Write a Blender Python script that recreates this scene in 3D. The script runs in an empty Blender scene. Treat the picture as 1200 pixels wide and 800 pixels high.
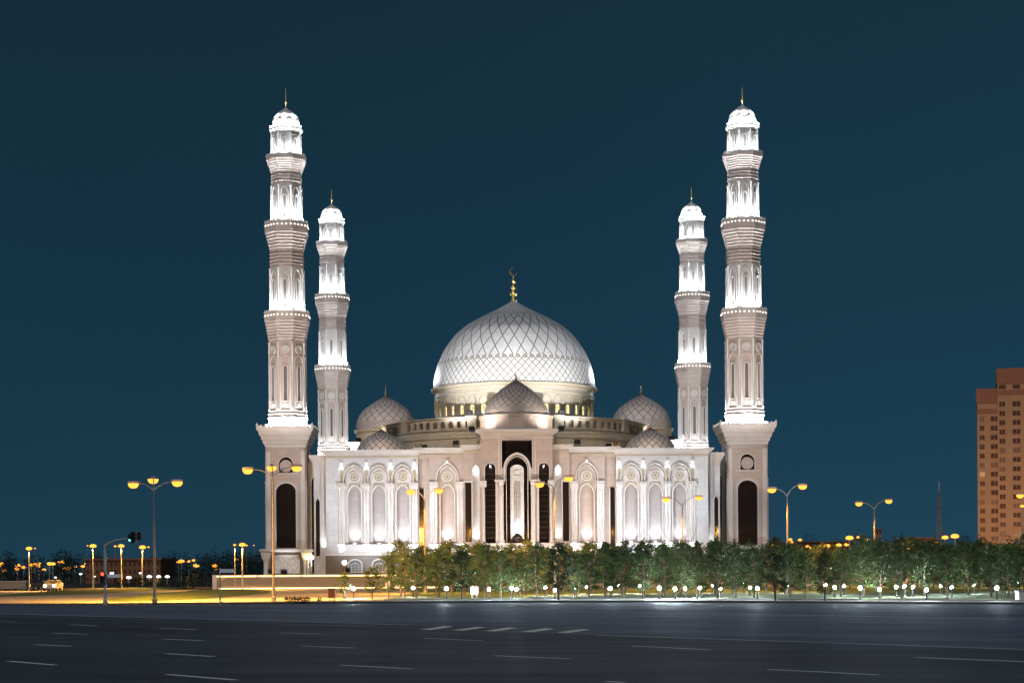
import bpy, math, random
from mathutils import Vector, Matrix
from mathutils.geometry import tessellate_polygon
PI = math.pi
R = math.radians
random.seed(7)
S = bpy.context.scene
C = S.collection

# ------------------------------------------------------------------ camera
CX, EYE, F = -2.45, 2.5, 2030.0           # camera x, eye height, focal length in photo pixels
PPX, HOR, ROLL = 588.0, 668.0, 0.0065     # where the optical axis meets the 1200x800 photo, horizon row, roll
cam = bpy.data.cameras.new('camera')
cam.lens = F / 1200 * 36
cam.sensor_width = 36
cam.shift_x = (600 - PPX) / 1200
cam.shift_y = (HOR - 400) / 1200
cam.clip_start = 0.5
cam.clip_end = 6000
camo = bpy.data.objects.new('camera', cam)
C.objects.link(camo)
camo.location = (CX, 0, EYE)
camo.rotation_euler = (Matrix.Rotation(R(90), 3, 'X') @ Matrix.Rotation(-ROLL, 3, 'Z')).to_euler()
S.camera = camo

# ------------------------------------------------------------------ view
S.view_settings.view_transform = 'Standard'
S.view_settings.look = 'None'
S.view_settings.exposure = 0.0
S.view_settings.gamma = 1.0
try: S.view_settings.use_curve_mapping = False
except Exception: pass
S.render.engine = 'CYCLES'
cy = S.cycles
cy.use_denoising = True
cy.use_light_tree = True
cy.max_bounces = 4
cy.diffuse_bounces = 2
cy.glossy_bounces = 3
cy.transmission_bounces = 3
cy.sample_clamp_indirect = 4.0
cy.sample_clamp_direct = 0.0
cy.caustics_reflective = False
cy.caustics_refractive = False
cy.use_adaptive_sampling = True
cy.adaptive_threshold = 0.015

# ------------------------------------------------------------------ night sky
W = bpy.data.worlds.new('World')
S.world = W
W.use_nodes = True
nt = W.node_tree
nt.nodes.clear()
wo = nt.nodes.new('ShaderNodeOutputWorld')
bg = nt.nodes.new('ShaderNodeBackground')
tc = nt.nodes.new('ShaderNodeTexCoord')
sx = nt.nodes.new('ShaderNodeSeparateXYZ')
nt.links.new(tc.outputs['Generated'], sx.inputs[0])
rp = nt.nodes.new('ShaderNodeValToRGB')
rp.color_ramp.interpolation = 'B_SPLINE'
els = rp.color_ramp.elements
els[0].position = 0.0; els[0].color = (0.0145, 0.0540, 0.0880, 1)
els[1].position = 1.0; els[1].color = (0.006, 0.018, 0.030, 1)
for p, c in ((0.05, (0.0112, 0.0450, 0.0770, 1)), (0.12, (0.0088, 0.0380, 0.0660, 1)), (0.22, (0.0078, 0.0325, 0.0550, 1)), (0.34, (0.0076, 0.0270, 0.0440, 1))):
    e = els.new(p); e.color = c
nt.links.new(sx.outputs['Z'], rp.inputs[0])
# faint unevenness of the night air
nz = nt.nodes.new('ShaderNodeTexNoise'); nz.inputs['Scale'].default_value = 3.0; nz.inputs['Detail'].default_value = 3.0
nt.links.new(tc.outputs['Generated'], nz.inputs['Vector'])
mr = nt.nodes.new('ShaderNodeMapRange'); mr.inputs[3].default_value = 0.90; mr.inputs[4].default_value = 1.10
nt.links.new(nz.outputs['Fac'], mr.inputs[0])
vm = nt.nodes.new('ShaderNodeVectorMath'); vm.operation = 'SCALE'
nt.links.new(rp.outputs[0], vm.inputs[0]); mx = nt.nodes.new('ShaderNodeMath'); mx.operation = 'MULTIPLY_ADD'; nt.links.new(sx.outputs['X'], mx.inputs[0]); mx.inputs[1].default_value = 0.45; nt.links.new(mr.outputs[0], mx.inputs[2])
nt.links.new(mx.outputs[0], vm.inputs['Scale'])
nt.links.new(vm.outputs[0], bg.inputs[0])
bg.inputs[1].default_value = 1.0
nt.links.new(bg.outputs[0], wo.inputs[0])

# added fill sun from behind the camera, no visible source in the scene
mn = bpy.data.lights.new('fill_sun', 'SUN'); mn.energy = 1.0; mn.angle = R(3); mn.color = (0.86, 0.90, 1.0)
mno = bpy.data.objects.new('fill_sun', mn); C.objects.link(mno); mno.rotation_euler = (R(52), 0, R(-28))

# ------------------------------------------------------------------ levels of the lamps (watts, or radiance for emitters)
E_RING, E_NICHE, E_PIER, E_DOWN, E_PORTAL = 200.0, 560.0, 4200.0, 110.0, 1000.0
E_SHAFT = 5200.0
E_FILL, E_DOME, E_DOME_BACK = 9500.0, 30000.0, 36000.0
E_STREET, E_GARDEN, E_FAR = 12500.0, 1400.0, 5.0
WHITE = (0.88, 0.94, 1.0); WARM = (1.0, 0.74, 0.55); SODIUM = (1.0, 0.46, 0.07)

def spot(loc, target, power, color, angle=80, blend=0.6, size=0.05, parent=None):
    l = bpy.data.lights.new('lamp_light', 'SPOT'); l.energy = power; l.color = color
    l.spot_size = R(angle); l.spot_blend = blend; l.shadow_soft_size = size
    o = bpy.data.objects.new('lamp_light', l); C.objects.link(o)
    o.rotation_euler = (Vector(target) - Vector(loc)).to_track_quat('-Z', 'Y').to_euler()
    o.location = loc
    if parent is not None:
        o.parent = parent; o.location = Vector(loc) - wl(parent)
    return o

# ------------------------------------------------------------------ helpers
def wl(o):
    v = Vector((0, 0, 0))
    while o is not None:
        v += o.location; o = o.parent
    return v
def un(px, py):
    dx, dy = px - PPX, HOR - py
    return dx + dy * ROLL, dy - dx * ROLL
def at(px, py, Y):
    dx, dy = un(px, py)
    return Vector((CX + dx * Y / F, Y, EYE + dy * Y / F))
def gnd(px, py, z=0.0):
    dx, dy = un(px, py)
    Y = (EYE - z) * F / max(-dy, 0.5)
    return Vector((CX + dx * Y / F, Y, z))

class MB:
    def __init__(s, xf=None):
        s.v = []; s.f = []; s.xf = xf
    def add(s, vs, fs):
        n = len(s.v)
        s.v += [Vector(s.xf(v) if s.xf else v) for v in vs]
        s.f += [tuple(i + n for i in f) for f in fs]
        return s
    def box(s, x0, x1, y0, y1, z0, z1):
        return s.add([(x0,y0,z0),(x1,y0,z0),(x1,y1,z0),(x0,y1,z0),(x0,y0,z1),(x1,y0,z1),(x1,y1,z1),(x0,y1,z1)],
                     [(0,3,2,1),(4,5,6,7),(0,1,5,4),(1,2,6,5),(2,3,7,6),(3,0,4,7)])
    def bbox(s, x0, x1, y0, y1, z0, z1, b=0.05):
        # box with bevelled vertical edges and top
        pts = [(x0+b,y0),(x1-b,y0),(x1,y0+b),(x1,y1-b),(x1-b,y1),(x0+b,y1),(x0,y1-b),(x0,y0+b)]
        cx, cyy = (x0+x1)/2, (y0+y1)/2
        n = 8
        vs = [(x,y,z0) for x,y in pts]+[(x,y,z1-b) for x,y in pts]
        vs += [(x - math.copysign(b, x-cx), y - math.copysign(b, y-cyy), z1) for x,y in pts]
        fs = [tuple(reversed(range(n))), tuple(range(2*n,3*n))]
        for k in range(2):
            for i in range(n):
                j=(i+1)%n; fs.append((k*n+i,k*n+j,(k+1)*n+j,(k+1)*n+i))
        return s.add(vs, fs)
    def lathe(s, prof, n, c=(0,0), rot=0.0, cap=True, poly=False):
        # prof: (radius, z); poly: radii are apothems of an n-gon
        k = 1/math.cos(PI/n) if poly else 1
        vs=[]; fs=[]
        for r,z in prof:
            for i in range(n):
                a = rot + 2*PI*i/n
                vs.append((c[0]+r*k*math.cos(a), c[1]+r*k*math.sin(a), z))
        for j in range(len(prof)-1):
            for i in range(n):
                i2=(i+1)%n
                fs.append((j*n+i, j*n+i2, (j+1)*n+i2, (j+1)*n+i))
        if cap:
            fs.append(tuple(reversed(range(n)))); m=(len(prof)-1)*n; fs.append(tuple(range(m,m+n)))
        return s.add(vs, fs)
    def tube(s, pts, r, n=6, closed=False):
        pts=[Vector(p) for p in pts]
        rs = r if isinstance(r,(list,tuple)) else [r]*len(pts)
        vs=[]; fs=[]; m=len(pts)
        for i,p in enumerate(pts):
            if closed: t=(pts[(i+1)%m]-pts[i-1])
            else: t = pts[min(i+1,m-1)]-pts[max(i-1,0)]
            t.normalize()
            up = Vector((0,0,1)) if abs(t.z)<0.9 else Vector((0,1,0))
            a=t.cross(up).normalized(); b=t.cross(a).normalized()
            for k in range(n):
                an=2*PI*(k+.5)/n
                vs.append(p+a*rs[i]*math.cos(an)+b*rs[i]*math.sin(an))
        for i in range(m if closed else m-1):
            i2=(i+1)%m
            for k in range(n):
                k2=(k+1)%n
                fs.append((i*n+k,i*n+k2,i2*n+k2,i2*n+k))
        if not closed:
            fs.append(tuple(range(n))); fs.append(tuple(reversed(range((m-1)*n,m*n))))
        return s.add(vs,fs)
    def plate(s, outer, holes, y0, y1, back=False):
        # outline in (x,z) with holes; front at y0 (nearest the viewer), sides reaching y1
        loops=[[Vector((x,z,0)) for x,z in outer]]+[[Vector((x,z,0)) for x,z in h] for h in holes]
        tri=tessellate_polygon(loops)
        flat=[p for l in loops for p in l]
        N=len(flat)
        vs=[(p.x,y0,p.y) for p in flat]+[(p.x,y1,p.y) for p in flat]
        fs=[]
        for t in tri:
            a,b,c=[flat[i] for i in t]
            # front face normal towards -y
            cr=(b.x-a.x)*(c.y-a.y)-(b.y-a.y)*(c.x-a.x)
            t2=tuple(t) if cr>0 else tuple(reversed(t))
            fs.append(t2)
            if back: fs.append(tuple(i+N for i in reversed(t2)))
        k=0
        for li,l in enumerate(loops):
            m=len(l)
            ar=sum(l[i].x*l[(i+1)%m].y-l[(i+1)%m].x*l[i].y for i in range(m))
            for i in range(m):
                a,b=k+i,k+(i+1)%m
                q=(a,a+N,b+N,b)
                if (ar>0)!=(li==0): pass
                if (ar>0) == (li==0): fs.append(q)
                else: fs.append(tuple(reversed(q)))
            k+=m
        return s.add(vs,fs)
    def band(s, path, w, y0, y1):
        # moulding: strip of width w (outwards) along an open (x,z) path
        p=[Vector(q) for q in path]; m=len(p); off=[]
        for i in range(m):
            t=(p[min(i+1,m-1)]-p[max(i-1,0)]).normalized()
            n=Vector((t.y,-t.x))
            off.append(p[i]+n*w)
        return s.plate([tuple(q) for q in p]+[tuple(q) for q in reversed(off)],[],y0,y1)
    def disc(s, cx, cz, r, y0, y1, n=20, r2=None):
        o=[(cx+r*math.cos(2*PI*i/n),cz+r*math.sin(2*PI*i/n)) for i in range(n)]
        h=[]
        if r2: h=[[(cx+r2*math.cos(-2*PI*i/n),cz+r2*math.sin(-2*PI*i/n)) for i in range(n)]]
        return s.plate(o,h,y0,y1)
    def build(s, name, mat, parent=None, origin=None, smooth=False, ang=None):
        base = wl(parent) if parent is not None else Vector((0,0,0))
        org = Vector(origin) if origin is not None else base
        me=bpy.data.meshes.new(name)
        me.from_pydata([tuple(v-org) for v in s.v],[],s.f)
        if mat: me.materials.append(mat)
        if smooth:
            for p in me.polygons: p.use_smooth=True
        me.update()
        o=bpy.data.objects.new(name,me); C.objects.link(o)
        o.parent=parent; o.location=org-base
        return o

def arch(cx, hw, zb, zs, za, n=8):
    # pointed arch outline, counter-clockwise from bottom left
    h=za-zs
    pts=[(cx-hw,zb),(cx+hw,zb)]
    if h>=hw*0.999:
        Rr=(h*h+hw*hw)/(2*hw); c0=cx+hw-Rr; a1=math.asin(min(1,h/Rr))
        right=[(c0+Rr*math.cos(a1*i/n), zs+Rr*math.sin(a1*i/n)) for i in range(n+1)]
    else:
        right=[(cx+hw*math.cos(PI/2*i/n), zs+h*math.sin(PI/2*i/n)) for i in range(n+1)]
    left=[(2*cx-x,z) for x,z in reversed(right[:-1])]
    return pts+right[0:]+left if abs(right[0][1]-zb)>1e-4 else pts[:1]+right+left
def archpath(cx,hw,zb,zs,za,n=8):
    a=arch(cx,hw,zb,zs,za,n)
    return a[1:]+a[:1]      # from bottom right over the top to bottom left
def rect(x0,x1,z0,z1): return [(x0,z0),(x1,z0),(x1,z1),(x0,z1)]

def empty(name, loc, rz=0): 
    o=bpy.data.objects.new(name,None); C.objects.link(o); o.location=loc; o.rotation_euler=(0,0,rz); o.empty_display_size=0.5
    return o
def tag(o,label=None,cat=None,group=None,kind=None):
    if label: o['label']=label
    if cat: o['category']=cat
    if group: o['group']=group
    if kind: o['kind']=kind
    return o
def copy_tree(o,parent=None):
    c=o.copy(); C.objects.link(c); c.parent=parent
    for ch in KIDS(o): copy_tree(ch,c)
    return c
def KIDS(o): return [c for c in C.objects if c.parent is o] if False else list(o.children)

# ------------------------------------------------------------------ materials
MATS={}
def mat(name, col, rough=0.7, var=0.12, scale=1.5, bump=0.0, metal=0.0, spec=0.4, emit=None, es=0.0, fine=None):
    m=bpy.data.materials.new(name); m.use_nodes=True; t=m.node_tree; b=t.nodes['Principled BSDF']
    b.inputs['Roughness'].default_value=rough; b.inputs['Metallic'].default_value=metal
    b.inputs['Specular IOR Level'].default_value=spec
    b.inputs['Base Color'].default_value=(*col,1)
    if var>0:
        tc=t.nodes.new('ShaderNodeTexCoord'); n=t.nodes.new('ShaderNodeTexNoise')
        n.inputs['Scale'].default_value=scale; n.inputs['Detail'].default_value=6; n.inputs['Roughness'].default_value=0.65
        t.links.new(tc.outputs['Object'],n.inputs['Vector'])
        mr=t.nodes.new('ShaderNodeMapRange'); mr.inputs[1].default_value=0.3; mr.inputs[2].default_value=0.7
        mr.inputs[3].default_value=1-var; mr.inputs[4].default_value=1+var
        t.links.new(n.outputs['Fac'],mr.inputs[0])
        v=t.nodes.new('ShaderNodeVectorMath'); v.operation='SCALE'; v.inputs[0].default_value=col
        t.links.new(mr.outputs[0],v.inputs['Scale']); t.links.new(v.outputs[0],b.inputs['Base Color'])
        if bump>0:
            bp=t.nodes.new('ShaderNodeBump'); bp.inputs['Strength'].default_value=bump; bp.inputs['Distance'].default_value=0.05
            t.links.new(n.outputs['Fac'],bp.inputs['Height']); t.links.new(bp.outputs[0],b.inputs['Normal'])
    if emit:
        b.inputs['Emission Color'].default_value=(*emit,1); b.inputs['Emission Strength'].default_value=es
    MATS[name]=m
    return m
def math_n(t,op,a,b=None,c=None):
    n=t.nodes.new('ShaderNodeMath'); n.operation=op
    for i,x in enumerate((a,b,c)):
        if x is None: continue
        if isinstance(x,(int,float)): n.inputs[i].default_value=x
        else: t.links.new(x,n.inputs[i])
    return n.outputs[0]
def mixc(t,fac,c1,c2):
    n=t.nodes.new('ShaderNodeMix'); n.data_type='RGBA'
    t.links.new(fac,n.inputs[0])
    for i,c in ((6,c1),(7,c2)):
        if isinstance(c,tuple): n.inputs[i].default_value=(*c,1)
        else: t.links.new(c,n.inputs[i])
    return n.outputs[2]

def stone_mat(name,col,row=0.9,wid=1.6,dark=0.86,rough=0.6):
    # ashlar cladding: thin joints between slabs, each slab a slightly different tone
    m=mat(name,col,rough,0.0)
    t=m.node_tree; b=t.nodes['Principled BSDF']
    geo=t.nodes.new('ShaderNodeNewGeometry'); sp=t.nodes.new('ShaderNodeSeparateXYZ'); t.links.new(geo.outputs['Position'],sp.inputs[0])
    sn=t.nodes.new('ShaderNodeSeparateXYZ'); t.links.new(geo.outputs['Normal'],sn.inputs[0])
    h=math_n(t,'ADD',sp.outputs[0],sp.outputs[1])
    cb=t.nodes.new('ShaderNodeCombineXYZ'); t.links.new(h,cb.inputs[0]); t.links.new(sp.outputs[2],cb.inputs[1])
    br=t.nodes.new('ShaderNodeTexBrick'); t.links.new(cb.outputs[0],br.inputs['Vector'])
    br.inputs['Scale'].default_value=1.0; br.inputs['Brick Width'].default_value=wid; br.inputs['Row Height'].default_value=row
    br.inputs['Mortar Size'].default_value=0.012; br.inputs['Mortar Smooth'].default_value=0.3; br.inputs['Bias'].default_value=0.0
    br.inputs['Color1'].default_value=(*[c*0.95 for c in col],1); br.inputs['Color2'].default_value=(*[min(1,c*1.05) for c in col],1)
    br.inputs['Mortar'].default_value=(*[c*dark*0.8 for c in col],1)
    n=t.nodes.new('ShaderNodeTexNoise'); n.inputs['Scale'].default_value=0.7; n.inputs['Detail'].default_value=8; n.inputs['Roughness'].default_value=0.7
    t.links.new(geo.outputs['Position'],n.inputs['Vector'])
    mr=t.nodes.new('ShaderNodeMapRange'); mr.inputs[1].default_value=0.3; mr.inputs[2].default_value=0.7; mr.inputs[3].default_value=0.90; mr.inputs[4].default_value=1.06
    t.links.new(n.outputs['Fac'],mr.inputs[0])
    v=t.nodes.new('ShaderNodeVectorMath'); v.operation='SCALE'; t.links.new(br.outputs['Color'],v.inputs[0]); t.links.new(mr.outputs[0],v.inputs['Scale'])
    t.links.new(v.outputs[0],b.inputs['Base Color'])
    bp=t.nodes.new('ShaderNodeBump'); bp.inputs['Strength'].default_value=0.25; bp.inputs['Distance'].default_value=0.02
    t.links.new(br.outputs['Fac'],bp.inputs['Height']); bp.invert=True; t.links.new(bp.outputs[0],b.inputs['Normal'])
    return m

def emis(name,col,s):
    m=bpy.data.materials.new(name); m.use_nodes=True; t=m.node_tree; t.nodes.clear()
    o=t.nodes.new('ShaderNodeOutputMaterial'); e=t.nodes.new('ShaderNodeEmission'); e.inputs[0].default_value=(*col,1); e.inputs[1].default_value=s
    t.links.new(e.outputs[0],o.inputs[0]); return m

M_STONE=stone_mat('pinkish limestone',(0.53,0.44,0.385))
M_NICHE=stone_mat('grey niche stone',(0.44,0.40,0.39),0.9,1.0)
M_POLE=mat('grey painted pole',(0.20,0.19,0.18),0.5,0.08,3)
M_TRIM=mat('pale limestone trim',(0.66,0.63,0.60),0.55,0.07,0.8)
M_WHITE=stone_mat('white limestone',(0.66,0.66,0.66))
M_BASE=stone_mat('dark granite cladding',(0.16,0.14,0.12),0.6,1.0,0.7,0.4)
M_GLASS=None
def glass_mat(name,col,line=(0.030,0.020,0.014),sc=0.9):
    m=mat(name,col,0.07,0.0,spec=0.4); t=m.node_tree; b=t.nodes['Principled BSDF']
    g=t.nodes.new('ShaderNodeNewGeometry'); sp=t.nodes.new('ShaderNodeSeparateXYZ'); t.links.new(g.outputs['Position'],sp.inputs[0])
    a=math_n(t,'LESS_THAN',math_n(t,'FRACT',math_n(t,'MULTIPLY',sp.outputs[2],1/sc)),0.09)
    c=math_n(t,'LESS_THAN',math_n(t,'FRACT',math_n(t,'MULTIPLY',math_n(t,'ADD',sp.outputs[0],sp.outputs[1]),1/sc)),0.09)
    mk=math_n(t,'MAXIMUM',a,c)
    t.links.new(mixc(t,mk,col,line),b.inputs['Base Color'])
    n=t.nodes.new('ShaderNodeTexNoise'); n.inputs['Scale'].default_value=0.5; t.links.new(g.outputs['Position'],n.inputs['Vector'])
    bp=t.nodes.new('ShaderNodeBump'); bp.inputs['Strength'].default_value=0.06; bp.inputs['Distance'].default_value=0.05
    t.links.new(n.outputs['Fac'],bp.inputs['Height']); t.links.new(bp.outputs[0],b.inputs['Normal'])
    return m
M_GLASS=glass_mat('dark bronze glazing',(0.022,0.014,0.010))
M_PANE=mat('grey window pane',(0.16,0.155,0.15),0.25,0.1,2)
M_GOLD=mat('gilded metal',(0.70,0.52,0.20),0.3,0.05,3,metal=1.0)
M_ORN=mat('ochre carved ornament',(0.42,0.36,0.22),0.6,0.35,6,0.4)
M_LATT=mat('white pierced lattice',(0.66,0.66,0.64),0.5,0.1,3)
M_ROOF=mat('beige roof stone',(0.47,0.40,0.30),0.7,0.15,0.6)
M_METAL=mat('galvanised steel',(0.45,0.42,0.38),0.45,0.08,3,metal=0.3)
M_DARKM=mat('dark painted metal',(0.03,0.03,0.035),0.5,0.1,3)
M_LAMPW=emis('white lamp glow',(0.80,0.90,1.0),E_GARDEN)
M_FIX=emis('facade lamp lens',(0.85,0.93,1.0),40)
M_FIXS=emis('soffit lamp lens',(0.92,0.95,1.0),14)
M_RING=emis('balcony strip lamp',(0.80,0.92,1.0),E_RING)
M_BULB=emis('balcony bulbs',(1.0,0.95,0.85),3)
M_SOD=emis('sodium lamp lens',(1.0,0.36,0.045),2.5)
M_SODFAR=emis('far sodium lamp',(1.0,0.37,0.045),2.5)
M_WFAR=emis('far white lamp',(0.85,0.92,1.0),3)
M_WARMW=emis('lit drum window',(1.0,0.82,0.40),1.5)
M_LITPANEL=mat('white backlit ornament panel',(0.7,0.7,0.7),0.5,0.45,3.0)

def dome_mat(name,base,line,N,K,split=None,R0=10.0,w=0.06,rough=0.45,cap=None):
    m=mat(name,base,rough,0.0); t=m.node_tree; b=t.nodes['Principled BSDF']
    tc=t.nodes.new('ShaderNodeTexCoord'); sp=t.nodes.new('ShaderNodeSeparateXYZ'); t.links.new(tc.outputs['Object'],sp.inputs[0])
    x,y,z=sp.outputs
    a=math_n(t,'DIVIDE',math_n(t,'ARCTAN2',y,x),2*PI)
    r=math_n(t,'SQRT',math_n(t,'ADD',math_n(t,'MULTIPLY',x,x),math_n(t,'MULTIPLY',y,y)))
    ph=math_n(t,'DIVIDE',math_n(t,'ARCTAN2',math_n(t,'MAXIMUM',z,0.0),r),PI/2)
    def latt(N,K,w,mulr=1.0):
        out=None
        for sg in (1,-1):
            u=math_n(t,'ADD',math_n(t,'MULTIPLY',a,float(N)),math_n(t,'MULTIPLY',ph,float(sg*K)))
            d=math_n(t,'ABSOLUTE',math_n(t,'SUBTRACT',math_n(t,'FRACT',math_n(t,'ADD',u,100.5)),0.5))
            dd=math_n(t,'MULTIPLY',d,math_n(t,'MULTIPLY',r,2*PI/N))
            k=math_n(t,'LESS_THAN',dd,w)
            out=k if out is None else math_n(t,'MAXIMUM',out,k)
        return out
    if split:
        s1,s2,N1,K1=split
        low=latt(N1,K1,w*0.9); up=latt(N,K,w); top=latt(N1,K1*1.0,w*0.9)
        isl=math_n(t,'LESS_THAN',ph,s1); ist=math_n(t,'GREATER_THAN',ph,s2)
        mk=math_n(t,'ADD',math_n(t,'MULTIPLY',low,isl),math_n(t,'MULTIPLY',up,math_n(t,'SUBTRACT',1.0,math_n(t,'ADD',isl,ist))))
        # a band of small rosettes at the top of the small-diamond zone
        aa=math_n(t,'SUBTRACT',math_n(t,'FRACT',math_n(t,'MULTIPLY',a,float(N1))),0.5)
        bx=math_n(t,'MULTIPLY',aa,math_n(t,'MULTIPLY',r,2*PI/N1))
        by=math_n(t,'MULTIPLY',math_n(t,'SUBTRACT',ph,s1-0.012),R0*PI/2)
        rr=math_n(t,'SQRT',math_n(t,'ADD',math_n(t,'MULTIPLY',bx,bx),math_n(t,'MULTIPLY',by,by)))
        ros=math_n(t,'LESS_THAN',math_n(t,'ABSOLUTE',math_n(t,'SUBTRACT',rr,0.26)),0.10)
        mk=math_n(t,'MINIMUM',1.0,math_n(t,'ADD',mk,ros))
        zt=math_n(t,'MULTIPLY',math_n(t,'GREATER_THAN',ph,s2),math_n(t,'LESS_THAN',ph,s2+0.07))
        mk=math_n(t,'MINIMUM',1.0,math_n(t,'ADD',mk,math_n(t,'MULTIPLY',zt,latt(36,30,w))))
        capm=math_n(t,'GREATER_THAN',ph,s2+0.07)
        ribs=math_n(t,'LESS_THAN',math_n(t,'FRACT',math_n(t,'MULTIPLY',a,72.0)),0.35)
        capmask=math_n(t,'MULTIPLY',capm,ribs)
        mk=math_n(t,'MINIMUM',1.0,math_n(t,'ADD',mk,math_n(t,'MULTIPLY',capmask,0.45)))
    else:
        isl=math_n(t,'LESS_THAN',ph,0.16)
        low=latt(N*2,K*3,w*0.8)
        mk=math_n(t,'ADD',math_n(t,'MULTIPLY',low,isl),math_n(t,'MULTIPLY',latt(N,K,w),math_n(t,'SUBTRACT',1.0,isl)))
    n=t.nodes.new('ShaderNodeTexNoise'); n.inputs['Scale'].default_value=0.9; n.inputs['Detail'].default_value=6; t.links.new(tc.outputs['Object'],n.inputs['Vector'])
    mr=t.nodes.new('ShaderNodeMapRange'); mr.inputs[1].default_value=0.3; mr.inputs[2].default_value=0.7; mr.inputs[3].default_value=0.88; mr.inputs[4].default_value=1.08
    t.links.new(n.outputs['Fac'],mr.inputs[0])
    v=t.nodes.new('ShaderNodeVectorMath'); v.operation='SCALE'; v.inputs[0].default_value=base; t.links.new(mr.outputs[0],v.inputs['Scale'])
    t.links.new(mixc(t,mk,v.outputs[0],line),b.inputs['Base Color'])
    bp=t.nodes.new('ShaderNodeBump'); bp.inputs['Strength'].default_value=0.4; bp.inputs['Distance'].default_value=0.08
    t.links.new(mk,bp.inputs['Height']); t.links.new(bp.outputs[0],b.inputs['Normal'])
    return m
M_DOME=dome_mat('great dome cladding',(0.60,0.60,0.60),(0.19,0.165,0.11),36,5,split=(0.22,0.70,72,16),R0=14.4,w=0.10)
M_SDOME=dome_mat('small dome cladding',(0.52,0.465,0.43),(0.09,0.06,0.05),20,5,w=0.07)
M_FDOME=dome_mat('front dome cladding',(0.46,0.41,0.37),(0.07,0.05,0.045),24,6,w=0.055)

# ground materials
def asphalt(nm='asphalt',A=(0.045,0.045,0.052),B=(0.078,0.080,0.092)):
    m=mat(nm,(0.045,0.045,0.050),0.45,0.0,spec=0.5); t=m.node_tree; b=t.nodes['Principled BSDF']
    g=t.nodes.new('ShaderNodeNewGeometry')
    mp=t.nodes.new('ShaderNodeMapping'); mp.inputs['Rotation'].default_value=(0,0,R(42)); mp.inputs['Scale'].default_value=(0.03,0.35,1)
    t.links.new(g.outputs['Position'],mp.inputs[0])
    n=t.nodes.new('ShaderNodeTexNoise'); n.inputs['Scale'].default_value=1.0; n.inputs['Detail'].default_value=6; t.links.new(mp.outputs[0],n.inputs['Vector'])
    n2=t.nodes.new('ShaderNodeTexNoise'); n2.inputs['Scale'].default_value=6.0; n2.inputs['Detail'].default_value=8; n2.inputs['Roughness'].default_value=0.8; t.links.new(g.outputs['Position'],n2.inputs['Vector'])
    f=math_n(t,'ADD',math_n(t,'MULTIPLY',n.outputs['Fac'],0.7),math_n(t,'MULTIPLY',n2.outputs['Fac'],0.9))
    mr=t.nodes.new('ShaderNodeMapRange'); mr.inputs[1].default_value=0.62; mr.inputs[2].default_value=0.98; t.links.new(f,mr.inputs[0])
    t.links.new(mixc(t,mr.outputs[0],A,B),b.inputs['Base Color'])
    br=t.nodes.new('ShaderNodeTexBrick'); mp2=t.nodes.new('ShaderNodeMapping'); mp2.inputs['Rotation'].default_value=(0,0,R(43)); t.links.new(g.outputs['Position'],mp2.inputs[0]); t.links.new(mp2.outputs[0],br.inputs['Vector'])
    br.inputs['Scale'].default_value=1; br.inputs['Brick Width'].default_value=31; br.inputs['Row Height'].default_value=3.7; br.inputs['Mortar Size'].default_value=.035
    br.inputs['Color1'].default_value=(.76,.76,.77,1); br.inputs['Color2'].default_value=(1.26,1.26,1.26,1); br.inputs['Mortar'].default_value=(.45,.45,.45,1)
    vo=t.nodes.new('ShaderNodeTexVoronoi'); vo.feature='DISTANCE_TO_EDGE'; vo.inputs['Scale'].default_value=.16; n3=t.nodes.new('ShaderNodeTexNoise'); n3.inputs['Scale'].default_value=.8; n3.inputs['Detail'].default_value=5
    t.links.new(g.outputs['Position'],n3.inputs['Vector']); va=t.nodes.new('ShaderNodeVectorMath'); va.operation='MULTIPLY_ADD'; t.links.new(n3.outputs['Color'],va.inputs[0]); va.inputs[1].default_value=(3,3,3); t.links.new(g.outputs['Position'],va.inputs[2]); t.links.new(va.outputs[0],vo.inputs['Vector'])
    ck=math_n(t,'ADD',.55,math_n(t,'MULTIPLY',.45,math_n(t,'GREATER_THAN',vo.outputs['Distance'],.006)))
    old=b.inputs['Base Color'].links[0].from_socket
    v1=t.nodes.new('ShaderNodeVectorMath'); v1.operation='MULTIPLY'; t.links.new(old,v1.inputs[0]); t.links.new(br.outputs['Color'],v1.inputs[1])
    v2=t.nodes.new('ShaderNodeVectorMath'); v2.operation='SCALE'; t.links.new(v1.outputs[0],v2.inputs[0]); t.links.new(ck,v2.inputs['Scale']); t.links.new(v2.outputs[0],b.inputs['Base Color'])
    m2=t.nodes.new('ShaderNodeMapRange'); m2.inputs[1].default_value=0.3; m2.inputs[2].default_value=0.75; m2.inputs[3].default_value=0.70; m2.inputs[4].default_value=0.52; t.links.new(n.outputs['Fac'],m2.inputs[0])
    t.links.new(m2.outputs[0],b.inputs['Roughness'])
    bp=t.nodes.new('ShaderNodeBump'); bp.inputs['Strength'].default_value=0.35; bp.inputs['Distance'].default_value=0.03
    t.links.new(n2.outputs['Fac'],bp.inputs['Height']); t.links.new(bp.outputs[0],b.inputs['Normal'])
    return m
M_ASPH=asphalt()
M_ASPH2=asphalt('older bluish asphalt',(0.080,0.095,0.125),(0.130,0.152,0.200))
M_PAINT=mat('worn road paint',(0.80,0.80,0.78),0.6,0.25,5)
M_PAINTF=mat('faded road paint',(0.42,0.42,0.43),0.6,0.5,3)
M_PAINTO=mat('cream road paint',(0.85,0.80,0.66),0.6,0.2,4)
M_PAVE=mat('concrete paving',(0.36,0.32,0.25),0.8,0.18,0.4,0.1)
M_KERB=mat('kerb stone',(0.33,0.32,0.30),0.7,0.15,2)
M_KERBD=mat('shade-painted kerb stone',(0.09,0.085,0.08),0.8,0.3,1)  # dark base colour paints in the shadow along the kerb
M_GRASS=mat('lawn grass',(0.085,0.120,0.028),0.9,0.35,2.5,0.6)
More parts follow.
